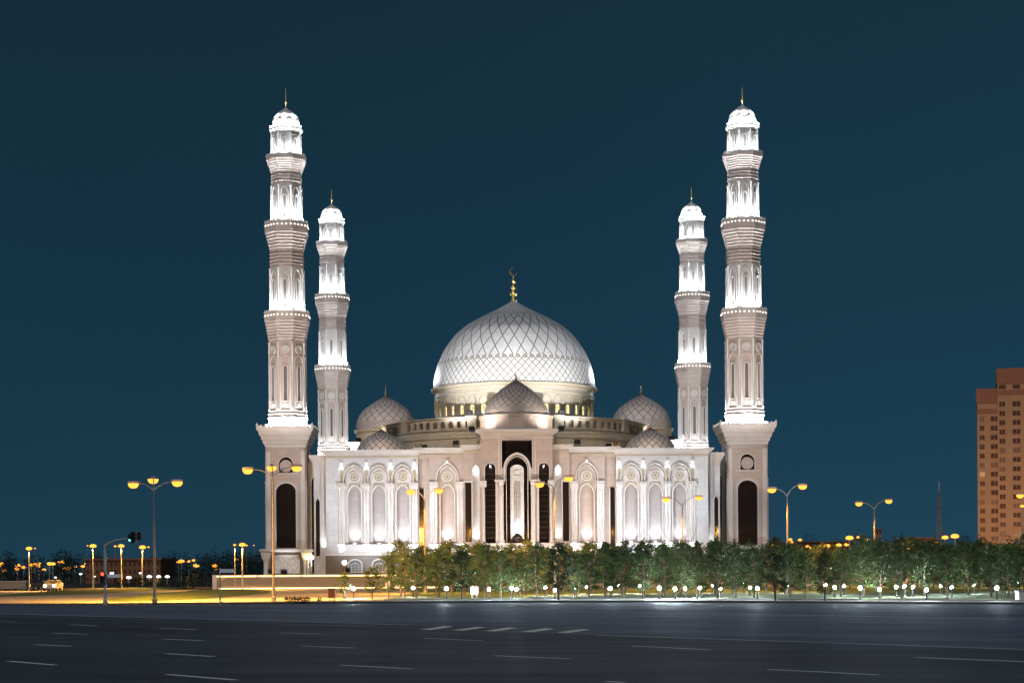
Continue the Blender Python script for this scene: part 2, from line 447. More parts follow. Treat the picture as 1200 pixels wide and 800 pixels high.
M_EARTH=mat('distant ground',(0.03,0.033,0.024),0.95,0.3,0.05)
M_WALLT=stone_mat('terrace stone',(0.36,0.29,0.21),0.5,1.2)
M_BARK=mat('bark',(0.10,0.075,0.05),0.9,0.3,8,0.5)
def leafm(name,c,var=0.35):
    m=mat(name,c,0.6,var,1.3,spec=0.3); return m
M_LEAF=[leafm('dark green leaves',(0.036,0.062,0.018)),leafm('mid green leaves',(0.048,0.082,0.024)),leafm('olive leaves',(0.060,0.084,0.024))]
M_FARLEAF=mat('distant foliage',(0.022,0.034,0.022),0.9,0.4,0.2)
M_BRICK=mat('orange brick cladding',(0.38,0.21,0.11),0.8,0.10,0.3)
M_BRICKD=mat('red brown cladding',(0.27,0.11,0.06),0.8,0.10,0.3)
M_WIN=mat('dark house window',(0.10,0.045,0.03),0.2,0.2,0.5)
M_FARB=mat('distant brown facade',(0.24,0.11,0.05),0.8,0.15,0.2)

# ------------------------------------------------------------------ ground
kp=[(-900,135),(-70,136),(-40,135.6),(-20,135.4),(0,135),(10,131.5),(20,124.5),(30,117),(40,111),(60,104),(100,98),(900,60)]
TZ=0.15
g=MB(); g.add([(-3000,-300,-0.03),(3000,-300,-0.03),(3000,4500,-0.03),(-3000,4500,-0.03)],[(0,1,2,3)])
tag(g.build('terrain',M_EARTH),kind='structure')
g=MB(); g.add([(-900,-60,0)]+[(900,-60,0)]+[(x,y,0) for x,y in reversed(kp)],[tuple(range(len(kp)+2))])
tag(g.build('road',M_ASPH),kind='structure')
g=MB()
for (xa,ya),(xb,yb) in zip(kp,kp[1:]):
    g.add([(xa,ya,0),(xb,yb,0),(xb,yb+.3,0),(xa,ya+.3,0),(xa,ya,TZ),(xb,yb,TZ),(xb,yb+.3,TZ),(xa,ya+.3,TZ)],[(0,1,5,4),(4,5,6,7),(2,3,7,6)])
tag(g.build('kerb',M_KERBD),kind='structure')
g=MB()
for (xa,ya),(xb,yb) in zip(kp,kp[1:]):
    g.add([(xa,ya+.3,TZ),(xb,yb+.3,TZ),(xb,236,TZ),(xa,236,TZ)],[(0,1,2,3)])
tag(g.build('pavement',M_PAVE),kind='structure')
# lawn under the trees
lk=[(x,y) for x,y in [(-12,141),(0,140.5),(10,137),(20,130),(30,122.5),(40,116.5),(60,110),(100,104),(300,92)]]
g=MB(); 
z=TZ+0.05
g.add([(x,y,z) for x,y in lk]+[(300,212,z),(-12,212,z)],[tuple(range(len(lk)+2))])
tag(g.build('lawn',M_GRASS),kind='structure')
g=MB(); g.add([(-12,141,TZ),(-12,212,TZ),(-12,212,z),(-12,141,z)],[(0,1,2,3)]); 
for (xa,ya),(xb,yb) in zip(lk,lk[1:]): g.add([(xa,ya-.12,TZ),(xb,yb-.12,TZ),(xb,yb-.12,z+.04),(xa,ya-.12,z+.04),(xb,yb,z+.04),(xa,ya,z+.04)],[(0,1,2,3),(3,2,4,5)])
tag(g.build('lawn_edging',M_KERB),kind='structure')

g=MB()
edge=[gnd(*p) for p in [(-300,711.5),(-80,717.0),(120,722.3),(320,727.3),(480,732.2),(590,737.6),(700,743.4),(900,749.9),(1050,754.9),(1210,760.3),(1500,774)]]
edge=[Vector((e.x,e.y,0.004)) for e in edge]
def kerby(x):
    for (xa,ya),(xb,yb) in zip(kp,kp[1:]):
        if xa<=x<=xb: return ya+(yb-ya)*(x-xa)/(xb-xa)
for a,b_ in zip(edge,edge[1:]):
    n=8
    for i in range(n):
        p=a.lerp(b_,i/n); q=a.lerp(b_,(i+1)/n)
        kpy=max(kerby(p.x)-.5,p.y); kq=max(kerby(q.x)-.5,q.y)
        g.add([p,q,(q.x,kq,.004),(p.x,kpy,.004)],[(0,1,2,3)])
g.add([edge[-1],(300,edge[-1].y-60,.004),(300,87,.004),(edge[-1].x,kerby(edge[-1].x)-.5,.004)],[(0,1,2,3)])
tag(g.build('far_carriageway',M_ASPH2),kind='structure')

def strip(g,p0,p1,w,z=0.009):
    p0=Vector(p0);p1=Vector(p1);d=(p1-p0).normalized();n=Vector((-d.y,d.x,0))*w/2
    g.add([(*(p0-n).xy,z),(*(p1-n).xy,z),(*(p1+n).xy,z),(*(p0+n).xy,z)],[(0,1,2,3)])
mk=MB()
dash=[(0,728,19,728.5),(82,731.5,114,733),(62,741.5,102,743),(41,755,84,757),(10,774.5,65,779),(187,736,232,737.5),(192,748.5,238,750.5),(194,765.5,251,769),(196,790,276,796.5),
 (327,741,375,742.5),(353,756.5,415,759),(400,779,484,783.5),(496,747.5,565,750.5),(580,768,668,771.5),(740,756.5,831,761),(900,784,1030,790.5),(709,798,731,799.5),(1072,770,1200,775)]
for a,b,c,d in dash: strip(mk,gnd(a,b),gnd(c,d),0.21)
mk2=MB()
for pts in ([(-80,716.5),(120,722),(320,727),(480,732)],[(700,744),(900,750.5),(1050,755.5),(1210,761)],[(560,713.5),(800,718),(1000,721.5),(1210,726)]):
    for a,b in zip(pts,pts[1:]): strip(mk2,gnd(*a),gnd(*b),0.22)
o=tag(mk.build('road_markings',M_PAINT),kind='structure')
mk3=MB()
for pts in ([(-80,714),(200,718),(480,722),(800,727)],[(100,713),(400,716),(640,719)],[(-80,719.5),(250,728),(500,736),(700,743)],[(640,721),(900,725.5),(1210,732)]):
    for a,b in zip(pts,pts[1:]): strip(mk3,gnd(*a),gnd(*b),0.16,0.008)
tag(mk2.build('lane_line_markings',MATS['worn road paint']),kind='structure')
tag(mk3.build('faded_lane_markings',M_PAINTF),kind='structure')
mk4=MB()
for x0 in (492,530,567,610,652):
    k=(x0-492)*0.0220
    q=[(x0,737.4+k),(x0+13,738.0+k),(x0+40,734.0+k),(x0+29,733.3+k)]
    mk4.add([(*gnd(*p).xy,0.013) for p in q],[(0,1,2,3)])
tag(mk4.build('hatched_island_markings',M_PAINTO),kind='structure')

# side road and verges on the far bank
g=MB()
def mound(g,px0,px1,py0,py1,h):
    a=gnd(px0,py1,TZ); b=gnd(px1,py1,TZ); c=gnd((px0+px1)/2,py0,TZ)
    cx=(a.x+b.x)/2; rx=(b.x-a.x)/2; y0=a.y; y1=c.y; cyy=(y0+y1)/2; ry=(y1-y0)/2
    vs=[];fs=[];n=40;rings=7
    for j in range(rings+1):
        k=j/rings
        for i in range(n):
            an=2*PI*i/n; wob=1+0.05*math.sin(3*an+px0)+0.03*math.sin(7*an)
            vs.append((cx+rx*wob*(1-k)*math.cos(an),cyy+ry*wob*(1-k)*math.sin(an),TZ+0.02+h*math.sin(k*PI/2)))
    for j in range(rings):
        for i in range(n):
            i2=(i+1)%n; fs.append((j*n+i,j*n+i2,(j+1)*n+i2,(j+1)*n+i))
    g.add(vs,fs)
mound(g,66,205,692.5,705.5,0.5)
tag(g.build('grass_mound',M_GRASS,smooth=True),kind='structure')
g=MB(); mound(g,-60,55,689,699,0.35); tag(g.build('grass_verge',M_GRASS,smooth=True),kind='structure')

# terrace of the mosque
TERR=2.0
g=MB()
TX0=-41.5
g.box(TX0,90,236.3,420,-0.02,TERR-0.08)
tag(g.build('mosque_terrace',M_PAVE),kind='structure')
wt=empty('terrace_wall',(0,236,0)); tag(wt,'low stone retaining wall edging the mosque terrace, warm in the street light','wall')
g=MB(); g.box(TX0-0.2,90,235.8,236.3,-0.02,TERR-0.05); g.build('wall_body',M_WALLT,wt)
g=MB(); g.box(TX0-0.35,90,235.65,236.45,TERR-0.05,TERR+0.12); g.build('coping',M_TRIM,wt)
M_TRAIL=emis('amber trail strip',(1.0,.62,.22),11)  # added glowing strips on coping and steps, standing in for car light trails
g=MB(); g.box(TX0+.2,-13,235.60,235.64,TERR-.10,TERR-.05); g.box(TX0+.2,-13,235.60,235.795,TERR-.048,TERR-.046); g.build('emissive_strip',M_TRAIL,wt)
for i in range(23):
    x=TX0+i*5.9
    g=MB(); g.box(x-.3,x+.3,235.55,235.798,-0.02,TERR-0.052); g.build('pier',M_TRIM,wt)
# steps between road and terrace
stp=empty('terrace_steps',(-22,232,0)); tag(stp,'broad shallow stone steps below the terrace before the near minaret','steps')
g=MB()
for i in range(6): g.box(-40,-10,230.0+i*0.95,235.5,TZ+0.0+i*0.27,TZ+0.27+i*0.27-0.0)
g.build('stair_flight',M_WALLT,stp)
g=MB(); g.box(-40,-10,229.90,229.97,TZ+.16,TZ+.22); g.build('emissive_strip',M_TRAIL,stp)

# ------------------------------------------------------------------ the mosque
YF=268.5; SF=YF/F
MID=606.0
def hx(px): return (px-MID)*SF*1.0            # facade x from a photo column
def zf(py,Y=YF,px=None): return EYE+(HOR-py)*Y/F + (0.0065*(PPX-(px if px else MID)))*Y/F
mosque=empty('mosque',(0,300,TERR)); tag(mosque,'white stone mosque with a great pointed dome and floodlit arcaded front','mosque')
# symmetric builder: photographs columns of the left half, mirrored
def X2(px): return (px-MID)*SF
def zl(py): return EYE+(HOR-py+0.9)*SF
Z_POD=zl(650.5); Z_SILL=zl(637.5); Z_TOP=zl(527)
# podium
g=MB(); g.plate(rect(X2(382),-X2(382),TERR,Z_POD),[],YF-1.2,352); g.build('podium',M_BASE,mosque)
g=MB(); g.box(X2(382)-.25,-X2(382)+.25,YF-1.45,YF+2,Z_POD,Z_POD+.42); g.build('podium_ledge',M_TRIM,mosque)
# body
g=MB(); g.box(X2(384),-X2(384),YF+2.6,352,Z_POD,Z_TOP-1.2); g.build('wall',M_STONE,mosque)
g=MB(); g.box(X2(384)+.5,-X2(384)-.5,YF+2.5,351.5,Z_TOP-1.198,Z_TOP-.9); g.build('roof',M_ROOF,mosque)
# side walls with pilasters, tall side windows
for s in (-1,1):
    xs=s*-X2(384)
    for k in range(11):
        y=278+k*7
        g=MB(); g.box(min(xs,xs+s*.5),max(xs,xs+s*.5),y-.5,y+.5,Z_POD,Z_TOP-1.2); g.build('pilaster',M_TRIM,mosque)
        if k<10:
            def sf(v,xs=xs,s=s): return (xs+s*(-v[1]),v[0],v[2])
            m=MB(sf); yy=y+3.5
            m.plate(arch(yy,1.5,Z_SILL,Z_SILL+9.5,Z_SILL+12,6),[],-0.12,0.05); w=m.build('window',M_GLASS,mosque)
            m=MB(sf); m.band(archpath(yy,1.5,Z_SILL,Z_SILL+9.5,Z_SILL+12,6),0.3,-0.3,0.05); m.build('frame',M_TRIM,w)

def cornice(name,x0,x1,y,zt,h,depth,yb,mat_=M_TRIM,parent=mosque):
    # stepped cornice with returns: profile steps out towards the viewer
    g=MB()
    n=5; prof=[(0.0,0.0),(0.12,0.18),(0.30,0.42),(0.62,0.60),(0.85,0.72),(1.0,1.0)]
    for (d0,h0),(d1,h1) in zip(prof,prof[1:]):
        g.box(x0-depth*d1,x1+depth*d1,y-depth*d1,yb,zt-h+h*h0,zt-h+h*h1-0.002)
    return g.build(name,mat_,parent)

def bay(parent,cx,first,last,depth_plane=YF):
    """one arched niche of a wing"""
    pass

def wing(x0,x1,bays,side,hwo,hwi,ya,parent=mosque,piers=True,topy=533,name='facade_bay',stone=M_WHITE,cw=0.52):
    """arcaded wall piece between x0 and x1 (metres) on plane YF"""
    sp=zl(561); ap=zl(ya-.6)
    z0=Z_POD+.42; zt=zl(topy)
    YP=YF
    holes=[arch(b,hwo,Z_SILL,sp,ap,8) for b in bays]
    g=MB(); g.plate(rect(x0,x1,z0,zt),holes,YP,YP+0.9); wa=g.build(name,stone,parent)
    # floor of the niches
    for b in bays:
        # inner screen with the lower pointed arch
        s2=zl(580.5); a2=zl(568.2)
        g=MB(); g.plate(arch(b,hwo+.02,Z_SILL,sp,ap+.02,8),[arch(b,hwi,Z_SILL+.02,s2,a2,6)],YP+.45,YP+.9); sc=g.build('niche_screen',M_TRIM if stone is not M_STONE else stone,parent)
        g=MB(); g.band(archpath(b,hwi,Z_SILL+.02,s2,a2,6),0.20,YP+.22,YP+.45); g.build('arch_molding',M_TRIM,sc)
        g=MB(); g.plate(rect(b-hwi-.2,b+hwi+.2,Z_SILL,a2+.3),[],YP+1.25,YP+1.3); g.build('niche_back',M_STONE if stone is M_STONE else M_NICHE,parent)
        # outer mouldings, two steps
        g=MB(); g.band(archpath(b,hwo,Z_SILL+0.9,sp,ap,8),0.22,YP-.40,YP+.0)
        g.band(archpath(b,hwo-.30,zl(575),sp,ap-.36,8),0.16,YP+.16,YP+.45); g.build('arch_molding',M_TRIM,parent)
        # medallion and the fretwork below it
        zc=zl(558.5)
        g=MB(); g.disc(b,zc,0.76,YP+.34,YP+.45); md=g.build('medallion',M_ORN,parent)
        g=MB(); g.disc(b,zc,0.84,YP+.24,YP+.44,24,0.66); g.disc(b,zc,0.42,YP+.27,YP+.335,16,0.30); 
        for k in range(8):
            a=PI/4*k; g.tube([(b+.28*math.cos(a),YP+.31,zc+.28*math.sin(a)),(b+.66*math.cos(a),YP+.31,zc+.66*math.sin(a))],0.035,4)
        g.build('fretwork',M_TRIM,md)
        g=MB(); zz0=zl(571.5); zz1=zl(565.5)
        g.plate([(b-.9,zz0-.35),(b-.9,zz1),(b+.9,zz1),(b+.9,zz0-.35),(b,zz0+.45)][::-1],[],YP+.40,YP+.449); fp=g.build('fretwork_panel',M_ORN,parent)
        g=MB()
        for sx in (-1,1):
            g.tube([(b+sx*.15,YP+.38,zz1-.05),(b+sx*.8,YP+.38,zz0+.0)],0.06,4); g.tube([(b+sx*.8,YP+.38,zz1-.05),(b+sx*.25,YP+.38,zz0+.4)],0.06,4)
        g.build('fretwork',M_TRIM,fp)
        # plinth step in the niche and its uplight
        g=MB(); g.box(b-.22,b+.22,YP+.50,YP+.74,Z_SILL+.0,Z_SILL+.16); ul=g.build('uplight',M_DARKM,parent)
        g=MB(); g.box(b-.18,b+.18,YP+.53,YP+.71,Z_SILL+.16,Z_SILL+.18); g.build('lens',M_FIX,ul)
        spot((b,YP+.62,Z_SILL+.35),(b,YP+1.3,Z_SILL+6.0),E_NICHE,WHITE,110,0.9,0.06)
    return wa

def pier(xc,w,zbot=None,cap0=566,cap1=571.5,parent=mosque,light=True,power=E_PIER,yoff=0.0,downlight=True,ncol=3):
    """clustered half columns on a block base with a stepped capital"""
    zb=Z_SILL; zc0=zl(cap1); zc1=zl(cap0)
    YP=YF-yoff
    g=MB(); g.box(xc-w/2,xc+w/2,YP-.18,YP-.002,zb,zc0); pr=g.build('pier',M_TRIM,parent)
    g=MB()
    for k in range(ncol):
        x=xc+(k-(ncol-1)/2)*w/ncol
        r=w/ncol*0.36
        g=MB(); g.lathe([(r*1.5,zb),(r*1.5,zb+.25),(r*1.1,zb+.4),(r,zb+.5),(r*.92,zc0-.35),(r*1.0,zc0-.3),(r*1.4,zc0-.02)],10,(x,YP-.20)); g.build('column',M_TRIM,pr,smooth=False)
    g=MB(); h=zc1-zc0
    g.box(xc-w/2-.06,xc+w/2+.06,YP-.42,YP-.003,zc0,zc0+h*.3); g.box(xc-w/2-.14,xc+w/2+.14,YP-.50,YP-.003,zc0+h*.3,zc0+h*.55); g.box(xc-w/2-.06,xc+w/2+.06,YP-.42,YP-.003,zc0+h*.55,zc0+h*.8); g.box(xc-w/2-.18,xc+w/2+.18,YP-.56,YP-.003,zc0+h*.8,zc1)
    g.build('capital',M_TRIM,pr)
    if light:
        z=Z_POD+.45
        g=MB(); g.box(xc-.25,xc+.25,YP-1.25,YP-1.0,z,z+.16); ul=g.build('uplight',M_DARKM,parent)
        g=MB(); g.box(xc-.2,xc+.2,YP-1.22,YP-1.03,z+.16,z+.18); g.build('lens',M_FIX,ul)
        spot((xc,YP-1.1,z+.35),(xc,YP+.25,z+5),power,WHITE,80,0.9,0.06)
    if downlight:
        zt=zl(542.5)
        g=MB(); g.box(xc-.17,xc+.17,YP-.42,YP-.004,zt,zt+.28); dl=g.build('downlight',M_TRIM,parent)
        g=MB(); g.lathe([(.11,zt-.03),(.13,zt-.004)],8,(xc,YP-.25)); g.build('lens',M_FIXS,dl)
        spot((xc,YP-.30,zt-.08),(xc,YP+.15,zt-2.2),E_DOWN,WHITE,75,0.8,0.05)

def inlay(xc,w,py0,py1,parent=mosque):
    g=MB(); g.plate(rect(xc-w/2,xc+w/2,zl(py1),zl(py0)),[],YF-.05,YF); g.build('ochre_inlay',M_ORN,parent)

for s in (-1,1):
    # wing: from column 382 to 490 of the photo
    xo,xi=s*-X2(382),s*-X2(490)
    x0,x1=min(xo,xi),max(xo,xi)
    bays=[s*-X2(p) for p in (415.3,443.8,472.2)]
    wing(x0,x1,bays,s,-X2(606-11.6),-X2(606-7.6),546)
    for p,w in ((400.3,8.0),(429.6,7.0),(458.0,7.0),(486.2,6.5)):
        pier(s*-X2(p),w*SF)
        inlay(s*-X2(p),3.2*SF,550,564)
    # base block under the sill
    g=MB(); g.box(min(s*-X2(396),xi),max(s*-X2(396),xi),YF-.75,YF-.003,Z_POD+.42,Z_SILL-.22); g.build('base_course',M_WHITE,mosque)
    g=MB(); g.box(min(s*-X2(395),xi),max(s*-X2(395),xi),YF-.95,YF-.004,Z_SILL-.218,Z_SILL); g.build('sill',M_TRIM,mosque)
    g=MB(); g.box(x0,x1,YF-.12,YF-.001,zl(536),zl(533.2)); g.build('frieze',M_ROOF,mosque)
    g=MB(); g.box(x0,x1,YF-.001,YF+3.2,zl(533.2)-.6,Z_TOP-.3); g.build('parapet_wall',M_WHITE,mosque)
    cornice('cornice',x0,x1,YF-.05,Z_TOP,zl(527)-zl(534),0.85,YF+3.2)
    # end return and corner pier behind (columns 358 to 382)
    YR=YF+2.2
    xa,xb=s*-X2(383.5),s*-X2(366.0)
    a0,a1=min(xa,xb),max(xa,xb)
    g=MB(); g.box(s*-X2(385) if s>0 else a0, a1 if s>0 else s*-X2(385),YR,YR+60,TERR,zl(533)); g.build('corner_wall',M_WHITE,mosque)
    cornice('cornice',a0,a1,YR,zl(531.5),1.6,0.7,YR+60)
    p0,p1=sorted((s*-X2(374.5),s*-X2(383.2)))
    g=MB(); g.box(p0,p1,YR-.5,YR,TERR,zl(536)); cp=g.build('corner_pier',M_TRIM,mosque)
    g=MB(); g.box(p0-.1,p1+.1,YR-.62,YR,zl(575),zl(573)); g.box(p0-.1,p1+.1,YR-.62,YR,zl(552),zl(551)); g.build('band_molding',M_TRIM,cp)
    w0,w1=sorted((s*-X2(368.3),s*-X2(373.2)))
    g=MB(); g.plate(arch((w0+w1)/2,(w1-w0)/2,Z_POD,zl(588),zl(583),5),[],YR-.05,YR); w=g.build('window',M_GLASS,mosque)
    g=MB(); g.band(archpath((w0+w1)/2,(w1-w0)/2,Z_POD,zl(588),zl(583),5),.22,YR-.3,YR-.001); g.build('frame',M_TRIM,w)
    # linking wall to the minaret base with its tall dark opening
    l0,l1=sorted((s*-X2(366.5),s*-X2(356)))
    g=MB(); g.box(l0,l1,YR+4,YR+6,TERR,zl(537)); g.build('link_wall',M_WHITE,mosque)
    g=MB(); ll0,ll1=sorted((s*-X2(366.0),s*-X2(360)))
    g.plate(arch((ll0+ll1)/2,(ll1-ll0)/2-.05,TERR+.3,zl(562),zl(556),6),[],YR+3.9,YR+4); w=g.build('window',M_GLASS,mosque)
    g=MB(); g.band(archpath((ll0+ll1)/2,(ll1-ll0)/2-.05,TERR+.3,zl(562),zl(556),6),.2,YR+3.6,YR+3.899); g.build('frame',M_TRIM,w)
    spot(((p0+p1)/2,YR-1.6,Z_POD+.5),((p0+p1)/2,YR,Z_POD+7),500,WHITE,90,0.9,0.08)
    # recess between wing and middle bay: tall dark window and pinkish jamb
    r0,r1=sorted((s*-X2(490),s*-X2(503)))
    g=MB(); g.box(r0,r1,YF+1.0,YF+2.7,Z_POD,zl(525.5)); g.build('recess_wall',M_STONE,mosque)
    w0,w1=sorted((s*-X2(491),s*-X2(496.5)))
    g=MB(); g.plate(rect(w0,w1,Z_POD+.9,zl(572)),[],YF+.93,YF+1.0); w=g.build('window',M_GLASS,mosque)
    g=MB(); g.band([(w1,Z_POD+.9),(w1,zl(572)),(w0,zl(572)),(w0,Z_POD+.9)],.16,YF+.8,YF+.929); g.build('frame',M_TRIM,w)
    # middle bay 503..545
    b0,b1=sorted((s*-X2(503),s*-X2(545)))
    bc=s*-X2(524.2)
    wing(b0,b1,[bc],s,-X2(606-11.8),-X2(606-8.0),544,stone=M_STONE,topy=531.5)
    for p,w in ((508.3,8.0),(539.2,8.0)): pier(s*-X2(p),w*SF,cap0=565,cap1=572,downlight=False)
    g=MB(); g.box(b0+.02,b1-.02,YF-.75,YF-.003,Z_POD+.42,Z_SILL-.22); g.build('base_course',M_WHITE,mosque)
    g=MB(); g.box(b0,b1,YF-.95,YF-.004,Z_SILL-.218,Z_SILL); g.build('sill',M_TRIM,mosque)
    zt=zl(541.5)
    g=MB(); g.box(bc-.17,bc+.17,YF-.62,YF-.004,zt,zt+.28); dl=g.build('downlight',M_TRIM,mosque)
    g=MB(); g.lathe([(.13,zt-.03),(.15,zt-.004)],8,(bc,YF-.4)); g.build('lens',M_FIXS,dl)
    # recessed blank panels in the pinkish wall
    m0,m1=sorted((s*-X2(490),s*-X2(545)))
    g=MB(); g.box(m0,m1,YF-.001,YF+3.2,zl(532),zl(525.5)); g.build('parapet_wall',M_STONE,mosque)
    g=MB(); g.box(m0,m1,YF-.10,YF-.0015,zl(536.5),zl(532.3)); g.build('frieze',M_ROOF,mosque)
    cornice('cornice',m0,m1,YF-.03,zl(525),zl(525)-zl(531.5),0.75,YF+3.3)
    # stage beside the portal 545..562, a little forward
    YB=YF-1.0
    q0,q1=sorted((s*-X2(545),s*-X2(565)))
    k0,k1=sorted((s*-X2(545.4),s*-X2(552.6)))
    n0,n1=sorted((s*-X2(553.2),s*-X2(562.8)))
    nc=(n0+n1)/2; nh=(n1-n0)/2-.12
    g=MB(); g.plate(rect(q0,q1,Z_POD+.42,zl(527)),[rect(k0,k1,Z_SILL+.3,zl(566)),arch(nc,nh,Z_SILL,zl(552),zl(545.8),7)],YB,YF+3); g.build('side_bay_wall',M_STONE,mosque)
    g=MB(); g.plate(rect(k0-.1,k1+.1,Z_SILL,zl(565)),[],YB+.5,YB+.55); w=g.build('window',M_GLASS,mosque)
    g=MB(); g.box(k0-.15,k1+.15,YB-.15,YB-.002,zl(566),zl(564)); g.build('lintel',M_TRIM,w)
    g=MB(); g.plate(rect(n0-.1,n1+.1,Z_SILL-.3,zl(544)),[],YB+.9,YB+.95); g.build('niche_back',M_WHITE,mosque)
    g=MB(); g.band(archpath(nc,nh,Z_SILL,zl(552),zl(545.8),7),.13,YB-.16,YB); g.build('arch_molding',M_TRIM,mosque)
    spot((nc,YB+.25,Z_SILL+.3),(nc,YB+1.1,Z_SILL+5),E_NICHE*.8,WHITE,100,.9,.05)
    spot((nc,YB+.15,zl(548.5)),(nc,YB+.95,zl(552)),E_DOWN,WHITE,100,.8,.05)
    g=MB(); g.lathe([(.12,zl(547.6)-.03),(.15,zl(547.6))],8,(nc,YB+.25)); g.build('downlight',M_FIXS,mosque)
    cornice('cornice',q0,q1,YB-.02,zl(522.5),zl(522.5)-zl(528.5),0.7,YF+3.4)
    g=MB(); g.box(q0,q1,YB-.08,YB-.001,zl(533),zl(529)); g.build('frieze',M_ROOF,mosque)
    g=MB(); g.box(q0,q1,YB-.6,YB-.003,Z_POD+.42,Z_SILL-.2); g.build('base_course',M_WHITE,mosque)

# portal block
YP=YF-3.0; SP=YP/F
def XP(px): return (px-MID)*SP
def zp(py): return EYE+(HOR-py+0.1+0.0)*SP
hwall=-XP(564.5)
big=rect(-XP(588.2),XP(588.2),zp(542),zp(515)) 
ho=-XP(589.6)
g=MB()

c0,c1=-XP(580.6),-XP(568.2)
sc_=(c0+c1)/2; sh_=(c1-c0)/2
holes=[]
# one opening: rectangular recess above joined with the great arch below
hwd=-XP(588.2)
zjoin=zp(548)
outline=[(-ho,zp(636)),(ho,zp(636)),(ho,zjoin),(hwd,zjoin+.02),(hwd,zp(515)),(-hwd,zp(515)),(-hwd,zjoin+.02),(-ho,zjoin)]
holes.append(outline)
for s in (-1,1): holes.append(arch(s*sc_,sh_,zp(636),zp(548.5),zp(542),8))
g.plate(rect(-hwall,hwall,Z_POD+.42,zp(511)),holes,YP,YF+3.2); pw=g.build('portal_wall',M_STONE,mosque)
g=MB(); g.box(-hwall-.02,hwall+.02,YP+2.2,YF+7,Z_POD,zp(511)); g.build('portal_core',M_GLASS,mosque)
g=MB(); g.box(-hwall,hwall,YP+.02,YF+7.2,zp(511),zp(505)); g.build('portal_roof',M_STONE,mosque)
cornice('portal_cornice',-hwall,hwall,YP-.05,zp(503.2),zp(503.2)-zp(511.2),0.9,YF+7.3)
g=MB(); g.box(-hwall-.12,hwall+.12,YP-.06,YF+7.2,zp(513.3),zp(511.6)); g.build('cornice_molding',M_TRIM,mosque)
# frame moulding of the portal, two steps
g=MB(); z1=zp(511.9)
g.band([(-XP(584.2)-.18,zp(560)),(-XP(584.2)-.18,z1-.18),(XP(584.2)+.18,z1-.18),(XP(584.2)+.18,zp(560))],.22,YP-.18,YP-.001)
g.band([(hwd,zp(560)),(hwd,zp(515)),(-hwd,zp(515)),(-hwd,zp(560))],.16,YP-.12,YP-.0012)
g.build('portal_frame_molding',M_TRIM,mosque)
# great arch band standing free in the recess
g=MB(); g.band(archpath(0,ho-.38,zp(563),zp(549),zp(532.5),12),.34,YP+.0,YP+.9); g.build('portal_arch',M_TRIM,mosque)
g=MB(); g.band(archpath(0,ho-.55,zp(636),zp(549),zp(534.5),12),.12,YP+.9,YP+1.6); g.build('arch_molding',M_TRIM,mosque)
# glazing mullions of the great window
g=MB()
for k in range(1,8):
    z=zp(636)+(zp(550)-zp(636))*k/8; g.box(-ho,ho,YP+2.10,YP+2.197,z-.05,z+.05)
for x in (-1.35,1.35): g.box(x-.04,x+.04,YP+2.11,YP+2.198,zp(636),zp(545))
g.build('glazing_bars',mat('bronze glazing bar',(0.035,0.024,0.018),.4,0.1,3),mosque)
# white ornament panel hanging in the great window
pn=-XP(606-8.0)
zb=zp(629); 
g=MB()
out=arch(0,pn,zb,zp(549.5),zp(544),8)
out=[(-pn,zb-.6),(-pn+.45,zb+.25),(0,zb+.9),(pn-.45,zb+.25),(pn,zb-.6)]+out[2:]
ix=pn-.32
circ=[(0.0+.62*math.cos(-2*PI*i/16),zp(552.5)+.62*math.sin(-2*PI*i/16)) for i in range(16)]
inner=arch(0,ix-.18,zp(624.5),zp(566),zp(562.5),6)
g.plate(out,[circ,inner],YP+1.15,YP+1.6); op=g.build('ornament_panel',M_WHITE,mosque)
g=MB()
zz=zp(624.5)
for k in range(1,17):
    z=zz+(zp(566)-zz)*k/17; g.box(-ix+.18,ix-.18,YP+1.25,YP+1.4,z-.04,z+.04)
for k in range(-2,3): g.box(k*.27-.03,k*.27+.03,YP+1.22,YP+1.38,zz,zp(564.5))
g.build('lattice',M_LATT,op)
g=MB(); g.plate(rect(-ix,ix,zz-.2,zp(561)),[],YP+1.62,YP+1.66); g.build('panel_back',M_LATT,op)
g=MB(); g.disc(0,zp(552.5),.62,YP+1.5,YP+1.62,16); g.disc(0,zp(552.5),.5,YP+1.35,YP+1.5,16,.36); g.build('rosette',M_LATT,op)
g=MB(); g.band(archpath(0,pn-.12,zp(628),zp(549.5),zp(545),8),.10,YP+1.0,YP+1.15); g.build('panel_molding',M_TRIM,op)
g=MB(); g.lathe([(1.0,zp(636)),(1.05,zp(633)),(1.0,zp(631.5)),(.7,zp(630)),(.3,zp(628.8)),(0.02,zp(628))],14,(0,YP+1.2)); g.build('canopy',MATS['bronze glazing bar'],mosque,smooth=True)
spot((0,YP-.1,zp(632)),(0,YP+1.3,zp(618)),E_PORTAL*1.2,WHITE,70,.9,.06)
spot((0,YP+.4,zp(538)),(0,YP+1.3,zp(552)),120,WHITE,60,.9,.05)
